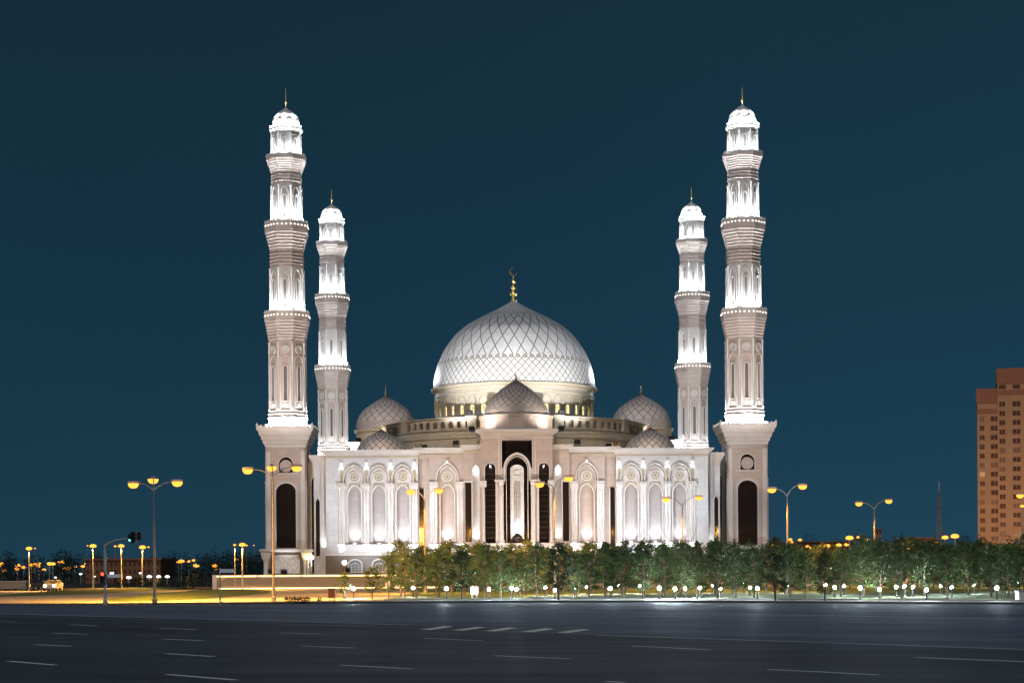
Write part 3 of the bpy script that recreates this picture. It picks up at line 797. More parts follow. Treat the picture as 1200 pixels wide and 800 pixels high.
for s in (-1,1):
    a0,a1=sorted((s*-XP(581),s*-XP(589.4)))
    ac=s*-XP(587.2)
    # broad pilaster and its forward column
    g=MB(); g.box(a0+.05,a1-.1,YP-.25,YP-.002,Z_SILL-.0,zp(565)); pl=g.build('portal_pilaster',M_WHITE,mosque)
    g=MB(); r=.40; g.lathe([(r*1.3,Z_SILL),(r*1.3,Z_SILL+.4),(r,Z_SILL+.6),(r*.95,zp(580)),(r*1.1,zp(579.5)),(r*1.1,zp(578.8)),(r*.95,zp(578.3)),(r*.95,zp(568)),(r*1.35,zp(565.3))],12,(ac,YP-.55)); g.build('column',M_TRIM,pl)
    g=MB(); g.box(a0-.05,a1+.05,YP-1.05,YP-.003,zp(565.2),zp(564.0)); g.box(a0-.2,a1+.2,YP-1.2,YP-.003,zp(564.0),zp(562.3)); g.build('capital',M_TRIM,pl)
    spot((ac,YP-1.5,Z_SILL-.5),(ac,YP-.4,Z_SILL+6),E_PORTAL*1.1,WHITE,70,.9,.06)
    g=MB(); g.box(ac-.2,ac+.2,YP-1.75,YP-1.5,Z_POD+.45,Z_POD+.62); ul=g.build('uplight',M_DARKM,mosque)
    g=MB(); g.box(ac-.16,ac+.16,YP-1.72,YP-1.53,Z_POD+.62,Z_POD+.64); g.build('lens',M_FIX,ul)
    g=MB(); g.band(archpath(s*sc_,sh_,Z_SILL,zp(548.5),zp(542),8),.14,YP-.16,YP-.001); g.build('arch_molding',M_TRIM,mosque)
    g=MB()
    for k in range(1,14):
        z=zp(636)+(zp(548)-zp(636))*k/14; g.box(s*sc_-sh_,s*sc_+sh_,YP+2.10,YP+2.197,z-.04,z+.04)
    g.build('glazing_bars',MATS['bronze glazing bar'],mosque)
    spot((s*sc_,YP+.6,zp(545.5)),(s*sc_,YP+2.2,zp(551)),90,WHITE,80,.9,.05)
    g=MB(); g.lathe([(.1,zp(544.8)-.03),(.13,zp(544.8))],8,(s*sc_,YP+.9)); g.build('downlight',M_FIXS,mosque)
    # slim column at the portal corner
    cc=s*-XP(566.3)
    g=MB(); r=.22; g.lathe([(r*1.6,Z_SILL),(r*1.6,Z_SILL+.3),(r,Z_SILL+.5),(r*.9,zp(571.5)),(r*1.4,zp(570.5))],10,(cc,YP-.35)); cl=g.build('column',M_TRIM,mosque)
    g=MB(); g.box(cc-.42,cc+.5,YP-.7,YP-.003,zp(570.4),zp(568.5)); g.box(cc-.5,cc+.5,YP-.8,YP-.003,zp(568.5),zp(563)); g.build('capital',M_TRIM,cl)
    spot((cc,YP-.95,Z_SILL-.3),(cc,YP-.3,Z_SILL+5),E_PORTAL*.8,WHITE,60,.9,.05)
g=MB(); g.box(-hwall-.1,hwall+.1,YP-1.3,YP-.003,Z_POD,Z_SILL-.25); g.build('base_course',M_WHITE,mosque)
g=MB(); g.box(-hwall-.2,hwall+.2,YP-1.45,YP-.004,Z_SILL-.248,Z_SILL-.02); g.build('sill',M_TRIM,mosque)
g=MB(); g.box(-hwall-.0,hwall+.0,YP-1.0,YF+1,TERR,Z_POD-.002); g.build('portal_podium',M_BASE,mosque)
# gilded finials on the portal shoulders
for s in (-1,1):
    for k in range(3):
        x=s*(-XP(560)-k*.9); g=MB(); zz=zl(523)+.0
        g.lathe([(.2,zz),(.26,zz+.15),(.1,zz+.3),(.28,zz+.55),(.24,zz+.75),(.05,zz+1.0),(.02,zz+1.15)],10,(x,YF-.6)); g.build('finial',M_GOLD,mosque,smooth=True)
    g=MB(); x=s*-X2(490); zz=zl(525)
    for k in (-1,1):
        g=MB(); g.lathe([(.2,zz),(.26,zz+.1),(.1,zz+.2),(.24,zz+.4),(.2,zz+.55),(.03,zz+.8)],10,(x+k*.45,YF+.2)); g.build('finial',M_GOLD,mosque,smooth=True)

# podium windows: pointed, white lattice, lit
zb0=EYE+(HOR-669+.9)*(YF-1.2)/F; zb1=EYE+(HOR-661+.9)*(YF-1.2)/F; zb2=EYE+(HOR-654+.9)*(YF-1.2)/F
M_PODL=emis('lit lower window',(0.9,0.93,1.0),0.22)
for s in (-1,1):
    for p in (416.5,444.5,472.5,524):
        x=s*-X2(p); Yw=YF-1.2
        g=MB(); g.plate(arch(x,1.05,zb0,zb1,zb2-.15,6),[],Yw-.03,Yw); w=g.build('window',M_PODL,mosque)
        g=MB(); g.band(archpath(x,.95,zb0,zb1,zb2-.25,6),.24,Yw-.3,Yw-.031); g.band(archpath(x,.5,zb0,zb1,zb2-.75,6),.09,Yw-.12,Yw-.031)
        g.tube([(x,Yw-.08,zb0),(x,Yw-.08,zb2-.4)],.04,4)
        for k in range(1,4): g.tube([(x-.9,Yw-.08,zb0+k*.35),(x+.9,Yw-.08,zb0+k*.35)],.03,4)
        g.build('frame',M_TRIM,w)
        g=MB(); g.box(x-1.3,x+1.3,Yw-.4,Yw-.002,zb0-.2,zb0-.003); g.build('window_sill',M_TRIM,w)

# roof tiers
Z1=Z_TOP-.9
g=MB(); g.box(-28.4,28.4,298,338,Z1,23.9); g.build('roof_tier',M_ROOF,mosque)
cornice('tier_cornice',-28.4,28.4,298,24.7,0.9,0.5,338.5,M_ROOF)
# drum shaped tier
DC=(0,312)
zg=lambda py: EYE+(HOR-py+0.1)*289/F
g=MB(); g.lathe([(24.6,Z1),(24.6,23.0),(25.0,23.2),(25.0,24.4),(25.3,24.6),(25.3,25.0),(24.3,25.2),(24.3,25.7),(23.5,25.9),(23.5,zg(503.2)),(23.9,zg(502.6)),(23.9,zg(501.8)),(23.1,zg(501.5))],96,DC); g.build('round_tier',M_ROOF,mosque)
# gallery of small arches
NG=90; RG=23.15
z0=zg(501.6); z1=zg(489.5); z2=zg(487.2)
g=MB()
for i in range(NG):
    a=2*PI*i/NG
    w=PI*RG/NG
    def wrap(v,a=a): 
        an=a+v[0]/RG; r=RG-v[1]
        return (DC[0]+r*math.sin(an), DC[1]-r*math.cos(an), v[2])
    g.xf=wrap
    buttress = (i%9==4)
    hw = w*0.60
    g.plate(rect(-w,w,z0,z1),[arch(0,hw,z0+.28,z1-.62,z1-.28,5)],0,0.45)
g.xf=None
g.build('gallery_arcade',M_ROOF,mosque)
g=MB(); g.lathe([(RG-.46,z1-.01),(RG+.0,z1-.0),(RG+.25,z1+.12),(RG+.38,z2-.12),(RG+.38,z2),(RG-1.7,z2),(RG-1.7,z1-.01)],96,DC,cap=False); g.build('gallery_cornice',M_ROOF,mosque)
g=MB(); g.lathe([(RG-1.6,z0-.3),(RG-1.6,z1)],96,DC,cap=False); g.build('gallery_inner_wall',M_STONE,mosque)
g=MB(); g.lathe([(RG-.3,z2-.02),(14.2,z2+.35),(14.2,z2+.3)],64,DC,cap=False); g.build('gallery_roof',M_ROOF,mosque)
# buttress piers on the ring
for k in range(10):
    a=2*PI*(k+.5)/10
    def wr(v,a=a):
        an=a+v[0]/RG; r=RG-v[1]
        return (DC[0]+r*math.sin(an), DC[1]-r*math.cos(an), v[2])
    g=MB(wr); g.box(-.8,.8,-.55,-.0,24.8,z1-.02); g.box(-1.0,1.0,-.75,-.0,z1-.018,z2+.1); g.build('buttress',M_ROOF,mosque)
# main drum
RD=14.25
zd0=z2; zd1=34.75
NW=40
g=MB()
zw0=EYE+(HOR-483)*298/F; zw1=EYE+(HOR-474.5)*298/F; zw2=EYE+(HOR-471.5)*298/F
for i in range(NW):
    a=2*PI*(i+.5)/NW; w=PI*RD/NW
    def wrap(v,a=a):
        an=a+v[0]/RD; r=RD-v[1]
        return (DC[0]+r*math.sin(an), DC[1]-r*math.cos(an), v[2])
    g.xf=wrap
    g.plate(rect(-w,w,zd0,zd1-.7),[arch(0,.48,zw0,zw1,zw2,5)],0,.30)
g.xf=None
g.build('drum',mat('cream drum stone',(0.40,0.36,0.29),.6,.1,.8),mosque)
for i in range(NW):
    a=2*PI*(i+.5)/NW
    def wrap(v,a=a):
        an=a+v[0]/RD; r=RD-v[1]
        return (DC[0]+r*math.sin(an), DC[1]-r*math.cos(an), v[2])
    g=MB(wrap); g.plate(rect(-.55,.55,zw0-.1,zw2+.1),[],.36,.40); w=g.build('drum_window',M_WARMW,mosque)
    g=MB(wrap); g.box(-.03,.03,.28,.35,zw0,zw2); g.box(-.42,.42,.28,.35,zw1-.3,zw1-.24); g.build('glazing_bar',MATS['bronze glazing bar'],w)
g=MB()
for i in range(NW):
    a=2*PI*(i+.5)/NW; w=PI*RD/NW
    def wrap(v,a=a):
        an=a+v[0]/RD; r=RD-v[1]
        return (DC[0]+r*math.sin(an), DC[1]-r*math.cos(an), v[2])
    g.xf=wrap
    zs_=zw1+.75; g.band(archpath(0,.74,zs_-1.1,zs_+.15,zs_+1.05,7),.17,-.16,0)
    g.tube([(w,-.08,zs_-.5+.25*1.4*0),(w,-.08,zs_-.2)],.12,6)
    # scallop between two arches
    g.band([(w+.3*math.cos(t),zs_-.55+.3*math.sin(t)) for t in [PI+PI*k/6 for k in range(7)]][::-1],-.12,-.10,0)
g.xf=None
g.build('scalloped_molding',M_ORN,mosque)
g=MB(); g.lathe([(RD+.01,zd1-1.55),(RD+.14,zd1-1.5),(RD+.14,zd1-1.3),(RD+.01,zd1-1.25)],96,DC,cap=False); g.build('drum_band_molding',M_ROOF,mosque)
g=MB(); g.lathe([(RD+.02,zd1-.75),(RD+.15,zd1-.6),(RD+.15,zd1-.4),(RD+.6,zd1-.2),(RD+.75,zd1),(RD+.75,zd1+.15),(RD-.2,zd1+.3)],96,DC,cap=False); g.build('drum_cornice',M_ROOF,mosque,smooth=False)

def dome_profile(r,h,n=36,kind=0):
    pts=[]
    # measured from the photograph: height fraction -> radius fraction
    tab=[(0,.995),(.05,1.0),(.16,.985),(.256,.958),(.35,.916),(.445,.863),(.54,.79),(.635,.698),(.73,.562),(.787,.45),(.825,.362),(.88,.238),(.92,.155),(.96,.075),(1.0,.012)]
    if kind==1: tab=[(0,.99),(.12,1.0),(.22,.985),(.32,.945),(.46,.86),(.60,.73),(.73,.53),(.82,.37),(.89,.23),(.95,.10),(1.0,.015)]
    if kind==2: tab=[(0,1.0),(.08,.985),(.17,.945),(.28,.875),(.40,.79),(.52,.685),(.64,.565),(.75,.42),(.84,.285),(.92,.15),(1.0,.015)]
    for i in range(n+1):
        t=i/n
        for (a,b),(c,d) in zip(tab,tab[1:]):
            if a<=t<=c+1e-9:
                k=(t-a)/(c-a)
                # catmull-ish smoothing
                j=tab.index((a,b)); p0=tab[max(j-1,0)][1]; p3=tab[min(j+2,len(tab)-1)][1]
                m1=(d-p0)/2; m2=(p3-b)/2
                v=(2*k**3-3*k*k+1)*b+(k**3-2*k*k+k)*m1+(-2*k**3+3*k*k)*d+(k**3-k*k)*m2
                pts.append((v*r,t*h)); break
    return pts
def finial(c,z,h,parent,balls=3,crescent=False,r=0.12):
    g=MB(); prof=[(r*2.4,z-.1),(r*1.6,z+h*.08)]
    hb=h*(.62 if crescent else .7)
    for k in range(balls):
        zb_=z+h*.12+hb*k/balls; rb=r*(2.9-k*.55)
        prof+=[(r*.8,zb_),(rb*.7,zb_+rb*.35),(rb,zb_+rb*.9),(rb*.7,zb_+rb*1.45),(r*.7,zb_+rb*1.8)]
    prof+=[(r*.5,z+hb+h*.1),(r*.25,z+h*(.80 if crescent else 1.0))]
    prof=[p for i,p in enumerate(prof) if i==0 or p[1]>prof[i-1][1]-1e-6]
    g.lathe(prof,12,c); f=g.build('finial',M_GOLD,parent,smooth=True)
    if crescent:
        cr=MB(); zc=z+h*.88; ro=h*.125; n=20; o=[]; 
        for i in range(n+1):
            a=R(60)-R(300)*i/n*-1
            a=R(70)+R(290)*i/n
            o.append((ro*math.cos(a),zc+ro*math.sin(a)))
        inn=[]
        for i in range(n+1):
            a=R(70)+R(290)*i/n; t=abs(i/n-.5)*2; ri=ro*(.62+.36*t)
            inn.append((ro*.0+ri*math.cos(a),zc+ri*math.sin(a)))
        cr.xf=lambda v:(c[0]+v[0],c[1]+v[1],v[2])
        cr.plate(o+inn[::-1],[],-.07,.07,back=True); cr.build('crescent',M_GOLD,f)
    return f
def dome(c,zb,r,h,m,parent,fin,name='dome',n=64,kind=0,**k):
    g=MB(); g.lathe([(c_[0],zb+c_[1]) for c_ in dome_profile(r,h,40,kind)],n,c,cap=False)
    d=g.build(name,m,parent,origin=(c[0],c[1],zb),smooth=True)
    k['r']=k.pop('fr'); finial(c,zb+h-.15,fin,d,**k); return d
zapex=EYE+(HOR-351.5)*312/F
zdb=EYE+(HOR-458)*312/F
dome(DC,zdb,14.55,zapex-zdb,M_DOME,mosque,5.9,'great_dome',128,balls=3,crescent=True,fr=.24)
# front centre dome with its eight sided drum
FC=(0,277.5); sfc=277.5/F
fz=lambda py: EYE+(HOR-py+.1)*sfc
g=MB(); g.lathe([(5.75,Z1),(5.75,fz(492)),(5.9,fz(491.5)),(6.0,fz(488.5)),(5.5,fz(488))],16,FC,rot=PI/16,poly=True); g.build('front_drum',M_STONE,mosque)
dome(FC,fz(488.2),5.45,fz(445)-fz(488.2),M_FDOME,mosque,1.3,'front_dome',64,2,balls=2,fr=.09)
# four corner domes, two forward small ones
for s in (-1,1):
    c=(s*22.0,283.5); zb=Z1
    g=MB(); g.lathe([(4.3,zb),(4.3,zb+.5),(4.45,zb+.7),(4.1,zb+.8)],32,c); g.build('small_drum',M_ROOF,mosque)
    dome(c,zb+.6,4.25,4.75,M_SDOME,mosque,1.2,'small_dome',48,1,balls=1,fr=.06)
    for yy in (330.0,):
        c=(s*24.3,yy); zb=29.2
        g=MB(); g.lathe([(5.7,23.0),(5.7,zb-.6),(6.1,zb-.4),(6.2,zb),(5.5,zb+.15)],48,c); g.build('corner_drum',M_ROOF,mosque)
        dome(c,zb+.1,5.7,6.6,M_SDOME,mosque,2.3,'corner_dome',64,1,balls=1,fr=.1)
# roof projectors for the great dome
def projector(loc,target,power,color,label,angle=70,stand=True,size=.25):
    loc=Vector(loc); d=(Vector(target)-loc).normalized()
    r=empty('floodlight',loc); tag(r,label,'floodlight')
    q=d.to_track_quat('-Z','Y').to_matrix()
    f=lambda v: loc+q@Vector(v)
    m=MB(f); m.bbox(-.45,.45,-.35,.35,-.05,.35,.06); m.build('housing',M_DARKM,r)
    m=MB(f); m.box(-.38,.38,-.28,.28,-.075,-.055); m.build('lens',M_FIXS,r)
    if stand:
        m=MB(); m.box(loc.x-.5,loc.x+.5,loc.y-.06,loc.y+.06,loc.z-.62,loc.z-.5); m.tube([loc+Vector((-.5,0,-.55)),loc+Vector((-.5,0,.1))],.04,4); m.tube([loc+Vector((.5,0,-.55)),loc+Vector((.5,0,.1))],.04,4); m.build('bracket',M_DARKM,r)
    spot(loc+d*.25,target,power,color,angle,.7,size)
for s in (-1,1):
    side='tower block side' if s>0 else 'traffic light side'
    projector((s*7.6,289.6,zg(487)+.75),(s*4,303,45),E_DOME*.05,(1.0,.93,.80),'black projector on the gallery roof next to the front dome, '+side,80)
    projector((s*14.5,272.5,Z_TOP+.75),(s*4,312,46),E_DOME*2.5,(.93,.95,1.0),'dark projector behind the parapet aimed at the great dome, '+side,36)
    projector((s*9.5,271.6,zl(522)+.65),(s*8,300,28),E_DOME*.06,(1.0,.80,.55),'small dark projector beside the portal roof washing the gallery, '+side,110)
    projector((s*21,274.0,Z_TOP-.2),(s*19,300,28.5),E_DOME*.035,(1.0,.82,.62),'small dark projector behind the wing parapet washing the small dome, '+side,120)

for s in (-1,1):  # projectors added to brighten the front dome, corner domes and farther minarets
    side='tower block side' if s>0 else 'traffic light side'
    projector((s*6.9,270.5,zp(503)+.65),(s*1.5,278,33),2600,(1.0,.88,.76),'small added projector on the portal roof beside the front dome, '+side,100)
    projector((s*27.2,301,25.35),(s*24.3,330,33),9500,(1.0,.88,.78),'small added projector on the roof tier lighting the corner dome, '+side,60)
    projector((s*28.2,293,Z_TOP-.2),(s*36.3,349,42),52000,(.95,.94,.97),'added projector on the wing roof aimed at the farther minaret, '+side,62)

# ------------------------------------------------------------------ minarets
SM=0.136
def zm(py): return EYE+(HOR-py+1.65)*SM-TERR
def make_minaret():
    r=empty('minaret',(0,0,0))
    def oct(g,prof,rot=PI/8): return g.lathe(prof,8,(0,0),rot=rot,poly=True)
    s=SM
    # --- square base: face half width 3.1
    hb=3.12; zc=zm(525); zl_=zm(643)
    def face(k,off=hb):
        a=k*PI/2; c_,s_=math.cos(a),math.sin(a)
        return lambda v:(v[0]*c_-(-off+v[1])*s_, v[0]*s_+(-off+v[1])*c_, v[2])
    g=MB()
    for k in range(4):
        g.xf=face(k)
        zz=zm(651) if k!=-1 else 0
        holes=[arch(0,1.55,zm(642),zm(577),zm(567),8)]
        o_=[(0+1.05*math.cos(2*PI*i/20),zm(546.5)+1.05*math.sin(2*PI*i/20)) for i in range(20)]
        holes.append(arch(0,1.12,zm(554.5),zm(545),zm(536.5),8))
        g.plate(rect(-hb,hb,zl_,zc),holes,0,.5)
    g.xf=None
    tb=g.build('tower_base',M_STONE,r)
    g=MB(); g.box(-hb+.5,hb-.5,-hb+.5,hb-.5,zl_,zc-.01); g.build('tower_core',M_GLASS,r)
    for k in range(4):
        w=MB(face(k)); w.plate(rect(-1.6,1.6,zm(642.5),zm(566)),[],.40,.45); wi=w.build('window',M_GLASS,r)
        w=MB(face(k)); w.band(archpath(0,1.55,zm(642),zm(577),zm(567),8),.30,-.14,-.001); w.band(archpath(0,1.97,zm(642),zm(577),zm(564),8),.1,-.08,-.0012); w.build('frame',M_TRIM,wi)
        w=MB(face(k)); w.disc(0,zm(547.2),.98,.15,.3,24,.8); w.disc(0,zm(547.2),.8,.2,.29,24); md=w.build('medallion',M_STONE,r)
        w=MB(face(k)); w.band(archpath(0,1.12,zm(554.5),zm(545),zm(536.5),8),.12,-.1,-.001); w.box(-1.9,1.9,-.18,-.002,zm(556.5),zm(555.3)); w.build('molding',M_TRIM,md)
        # fine ornament inside the disc
        w=MB(face(k))
        for j in range(8):
            a=PI/4*j; w.tube([(0,.17,zm(547.2)),(.75*math.cos(a),.17,zm(547.2)+.75*math.sin(a))],.04,4)
        w.build('rosette',M_TRIM,md)
        for sx in (-1,1):
            w=MB(face(k)); w.box(sx*(hb-.42)-.36,sx*(hb-.42)+.36,-.14,-.002,zl_,zm(566.5)); w.box(sx*(hb-.42)-.42,sx*(hb-.42)+.42,-.2,-.003,zm(566.5),zm(565.3)); w.box(sx*(hb-.42)-.30,sx*(hb-.42)+.30,-.10,-.002,zm(565.3),zm(529.5)); w.build('corner_pilaster',M_TRIM,tb)
        # dentil frieze
        w=MB(face(k)); n=22
        for j in range(n):
            x=-hb+.3+(2*hb-.6)*j/(n-1); w.box(x-.07,x+.07,-.12,-.002,zm(529),zm(526.5))
        w.build('dentil_molding',M_TRIM,tb)
    # ledge on four flared corner legs, lower storey
    g=MB(); q=1.0
    prof=[(hb+.25,zm(646.8)),(hb+.95,zm(646)),(hb+1.05,zm(645)),(hb+1.05,zm(643.6)),(hb+.2,zm(642.8))]
    g.lathe(prof,4,(0,0),rot=PI/4,poly=True); g.build('ledge',M_TRIM,r)
    g=MB(); g.lathe([(hb-.55,0),(hb-.55,zm(646.8))],4,(0,0),rot=PI/4,poly=True); g.build('lower_storey',M_BASE,r)
    for sx in (-1,1):
        for sy in (-1,1):
            g=MB(); g.lathe([(.42,0),(.42,.2),(.34,.3),(.33,1.9),(.42,2.3),(.60,2.6),(.80,zm(646.9))],4,(sx*(hb+.05),sy*(hb+.05)),rot=PI/4,poly=True); g.build('corner_leg',M_TRIM,r)
    for k in range(4):
        w=MB(face(k,hb-.55)); w.plate(rect(-1.95,1.95,.25,zm(651)),[],-.12,-.002); lp=w.build('ornament_panel',M_LITPANEL,r)
        w=MB(face(k,hb-.55)); w.band([(1.95,.25),(1.95,zm(651)),(-1.95,zm(651)),(-1.95,.25)],.16,-.2,-.003)
        w.build('frame',M_TRIM,lp)
    # --- flared cornice and cresting
    prof=[(hb+.02,zm(526)),(hb+.15,zm(525)),(hb+.18,zm(522.5)),(hb+.38,zm(521)),(hb+.42,zm(518.5)),(hb+.62,zm(516.5)),(hb+.72,zm(513)),(hb+.98,zm(511)),(hb+1.06,zm(508)),(hb+1.25,zm(506)),(hb+1.35,zm(503.5)),(hb+1.35,zm(501.8)),(hb+.6,zm(501.5))]
    g=MB(); g.lathe(prof,4,(0,0),rot=PI/4,poly=True); g.build('flared_cornice',M_TRIM,r)
    g=MB()
    for k in range(4):
        g.xf=face(k,hb+1.3); n=15
        for j in range(n):
            x=-(hb+1.2)+2*(hb+1.2)*j/(n-1); big=.55 if j in (0,n-1) else .32
            g.plate([(x-.2,zm(501.8)),(x+.2,zm(501.8)),(x+.16,zm(501.8)+big*.6),(x,zm(501.8)+big),(x-.16,zm(501.8)+big*.6)],[],0,.14,back=True)
    g.xf=None; tag(g.build('cresting_trim',M_TRIM,r),kind='stuff')
    # --- shafts and balconies
    a0,a1,a2,a3=2.80,2.60,2.33,2.24
    g=MB(); oct(g,[(a0+.45,zm(501.5)),(a0+.45,zm(499)),(a0+.12,zm(498)),(a0+.12,zm(492)),(a0+.30,zm(491)),(a0+.30,zm(489.5)),(a0+.05,zm(488.5)),(a0+.22,zm(487)),(a0+.22,zm(485.5)),(a0,zm(484.5)),(a0,zm(400.5))]); g.build('shaft',M_STONE,r)
    def balcony(apex_in,py_bot,py_band,py_top,rin,rout,bulbs):
        zb=zm(py_bot); zt=zm(py_band); n=7
        prof=[(rin,zb)]
        for i in range(n):
            t0=i/n; t1=(i+1)/n
            ra=rin+(rout-rin-.10)*(t1**1.15); h0=zb+(zt-zb)*t0; h1=zb+(zt-zb)*t1
            prof+=[(ra,h0+(h1-h0)*.30),(ra+.07,h0+(h1-h0)*.45),(ra+.07,h0+(h1-h0)*.75),(ra,h0+(h1-h0)*.86)]
        prof+=[(rout,zt),(rout,zm(py_top)),(rout-.14,zm(py_top)),(rout-.14,zm(py_top)-.75),(rin-.3,zm(py_top)-.75)]
        g=MB(); oct(g,prof); b=g.build('balcony',M_CORB,r)
        zt2=zm(py_top)
        g=MB()
        for k in range(8):
            a=k*PI/4; c_,s_=math.cos(a),math.sin(a)
            g.xf=lambda v,c_=c_,s_=s_:(v[0]*c_-(-rout+v[1])*s_, v[0]*s_+(-rout+v[1])*c_, v[2])
            half=rout*math.tan(PI/8)
            g.box(-half,half,-.06,-.001,zt2-.16,zt2-.03)
            nn=7
            for j in range(nn):
                x=-half+2*half*(j+.5)/nn
                g.plate([(x-.13,zt2),(x+.13,zt2),(x+.09,zt2+.15),(x,zt2+.24),(x-.09,zt2+.15)],[],0,.1,back=True)
        g.xf=None; g.build('railing_trim',M_TRIM,b)
        if bulbs:
            g=MB()
            for k in range(8):
                a=k*PI/4; c_,s_=math.cos(a),math.sin(a)
                g.xf=lambda v,c_=c_,s_=s_:(v[0]*c_-(-rout+v[1])*s_, v[0]*s_+(-rout+v[1])*c_, v[2])
                half=rout*math.tan(PI/8); z=zt2-.62
                for j in range(4):
                    x=-half+2*half*(j+.5)/4; g.disc(x,z,.115,-.06,-.001,8)
            g.xf=None; tag(g.build('bulb_trim',M_BULB,b),kind='stuff')
        return b
    def rings(py0,py1,ra,rb,n,parent):
        z0=zm(py0); z1=zm(py1); prof=[(ra,z0)]
        for i in range(n):
            h0=z0+(z1-z0)*i/n; h1=z0+(z1-z0)*(i+1)/n
            prof+=[(ra,h0+(h1-h0)*.35),(rb,h0+(h1-h0)*.5),(rb,h0+(h1-h0)*.8),(ra,h0+(h1-h0)*.9)]
        g=MB(); oct(g,prof); return g.build('ringed_collar',M_CORB,parent)
    def shaft(pyb,pyt,ap):
        g=MB(); oct(g,[(ap,zm(pyb)),(ap*.985,zm(pyt))]); return g.build('shaft',M_TRIM,r)
    b1=balcony(0,400.5,376.5,367,a0,3.48,True)
    s1=shaft(373,314,a1)
    rings(314,298,a1-.12,a1+.04,4,r)
    b2=balcony(0,298,273,262,a1-.15,3.34,True)
    s2=shaft(268,217,a2)
    rings(217,206,a2-.1,a2+.06,3,r)
    b3=balcony(0,206,188.5,184,a2-.12,3.05,False)
    s3=shaft(190,156,a3)
    g=MB(); oct(g,[(a3,zm(157)),(a3+.15,zm(155.5)),(a3+.15,zm(154.5)),(a3+.33,zm(153.5)),(a3+.36,zm(151)),(a3-.1,zm(150.3))]); g.build('cap_cornice',M_TRIM,r)
    # corner colonnettes, windows with mouldings
    def facet(k,ap): 
        a=k*PI/4; c_,s_=math.cos(a),math.sin(a)
        return lambda v:(v[0]*c_-(-ap+v[1])*s_, v[0]*s_+(-ap+v[1])*c_, v[2])
    for (ap,wb,wt,pb,pt,hw,medal) in ((a0,471,431,482,402,.27,True),(a1,362,330,369,316,.24,False),(a2,256,232,264,219,.22,False),(a3,179,165,186,158,.22,False)):
        for k in range(8):
            half=ap*math.tan(PI/8)
            w=MB(facet(k,ap)); w.plate(arch(0,hw,zm(wb),zm(wt)-.3,zm(wt)+.1,5),[],-.06,.02); wi=w.build('window',M_PANE,r)
            w=MB(facet(k,ap)); w.band(archpath(0,hw,zm(wb),zm(wt)-.3,zm(wt)+.1,5),.12,-.2,0.0)
            if not medal:
                w.band(archpath(0,half*.62,zm(pb),zm(wt)+.1,zm(pt)-.35,6),.11,-.13,0.0)
                w.box(-.36,.36,-.24,0,zm(wb)-.2,zm(wb)-.02)
            else:
                w.band(archpath(0,half*.66,zm(pb),zm(426),zm(418.5),6),.12,-.12,0.0)
                w.box(-.40,.40,-.26,0,zm(wb)-.22,zm(wb)-.02); w.box(-.3,.3,-.14,0,zm(478.5),zm(474)); 
                w.box(-half+.02,half-.02,-.12,0,zm(484),zm(482))
            w.build('frame',M_TRIM,wi)
            if medal:
                w=MB(facet(k,ap)); w.disc(0,zm(411.5),.70,-.16,0,18,.52); w.disc(0,zm(411.5),.5,-.05,0,18); w.build('medallion',M_TRIM,r)
        g=MB(); cr=ap/math.cos(PI/8)
        for k in range(8):
            a=PI/8+k*PI/4; x,y=(cr-.05)*math.cos(a),(cr-.05)*math.sin(a); rr=.14 if ap<2.7 else .17
            g=MB(); g.lathe([(rr*1.4,zm(pb)),(rr*1.4,zm(pb)+.25),(rr,zm(pb)+.4),(rr*.92,zm(pt)-.35),(rr*1.4,zm(pt)-.1),(rr*1.4,zm(pt))],8,(x,y)); g.build('colonnette',M_TRIM,r,smooth=True)
    # dome cap
    prof=[(2.02,150.5),(2.13,147),(2.15,144),(2.09,141),(1.95,138.5),(1.74,136),(1.47,133.7),(1.14,131.6),(.78,129.8),(.42,128.2),(.17,126.6),(.07,124.6),(.04,123)]
    g=MB(); g.lathe([(a_,zm(p)) for a_,p in prof],32,(0,0),cap=False); d=g.build('cap_dome',M_CAPD,r,smooth=True)
    g=MB()
    zt=zm(123.2); g.lathe([(.12,zt-.2),(.07,zt+.15),(.24,zt+.35),(.26,zt+.5),(.08,zt+.75),(.05,zt+1.0),(.14,zt+1.15),(.05,zt+1.3),(.03,zt+2.6),(.01,zt+2.75)],10,(0,0)); g.build('finial',M_GOLD,d,smooth=True)
    # strip lamps behind each parapet
    for ap,zz in ((a0+.62,zm(499.0)),(a1+.52,zm(367)-.55),(a2+.58,zm(262)-.55),(a3+.48,zm(184)-.55),(a3+.16,zm(150.2))):
        g=MB(); w_=.06
        oct(g,[(ap-w_,zz),(ap+w_,zz),(ap+w_,zz+w_),(ap-w_,zz+w_)])
        vs=g.v; 
        g2=MB(); g2.lathe([(ap-w_,zz),(ap+w_,zz),(ap+w_,zz+w_),(ap-w_,zz+w_),(ap-w_,zz)],8,(0,0),rot=PI/8,poly=True,cap=False)
        g2.build('emissive_strip',M_RING,r)
    for ap,zz,top,pw in ((a0+1.0,zm(499.5),zm(450),.28),(a1+.72,zm(367)-.35,zm(322),1.0),(a2+.82,zm(262)-.35,zm(226),.9),(a3+.66,zm(184)-.35,zm(160),.6),(a3+.60,zm(143.5),zm(131),.30)):
        for k in range(8):
            a=k*PI/4
            sp=spot((ap*math.sin(a),-ap*math.cos(a),zz),((ap-.75)*math.sin(a),-(ap-.75)*math.cos(a),top),E_SHAFT*pw,WHITE,100,.9,.05)
            sp.parent=r
    return r
M_CORB=stone_mat('pale pink limestone',(0.60,0.52,0.48))
M_CAPD=mat('grey cap dome metal',(0.66,0.60,0.57),0.4,0.1,2)
mi=make_minaret()
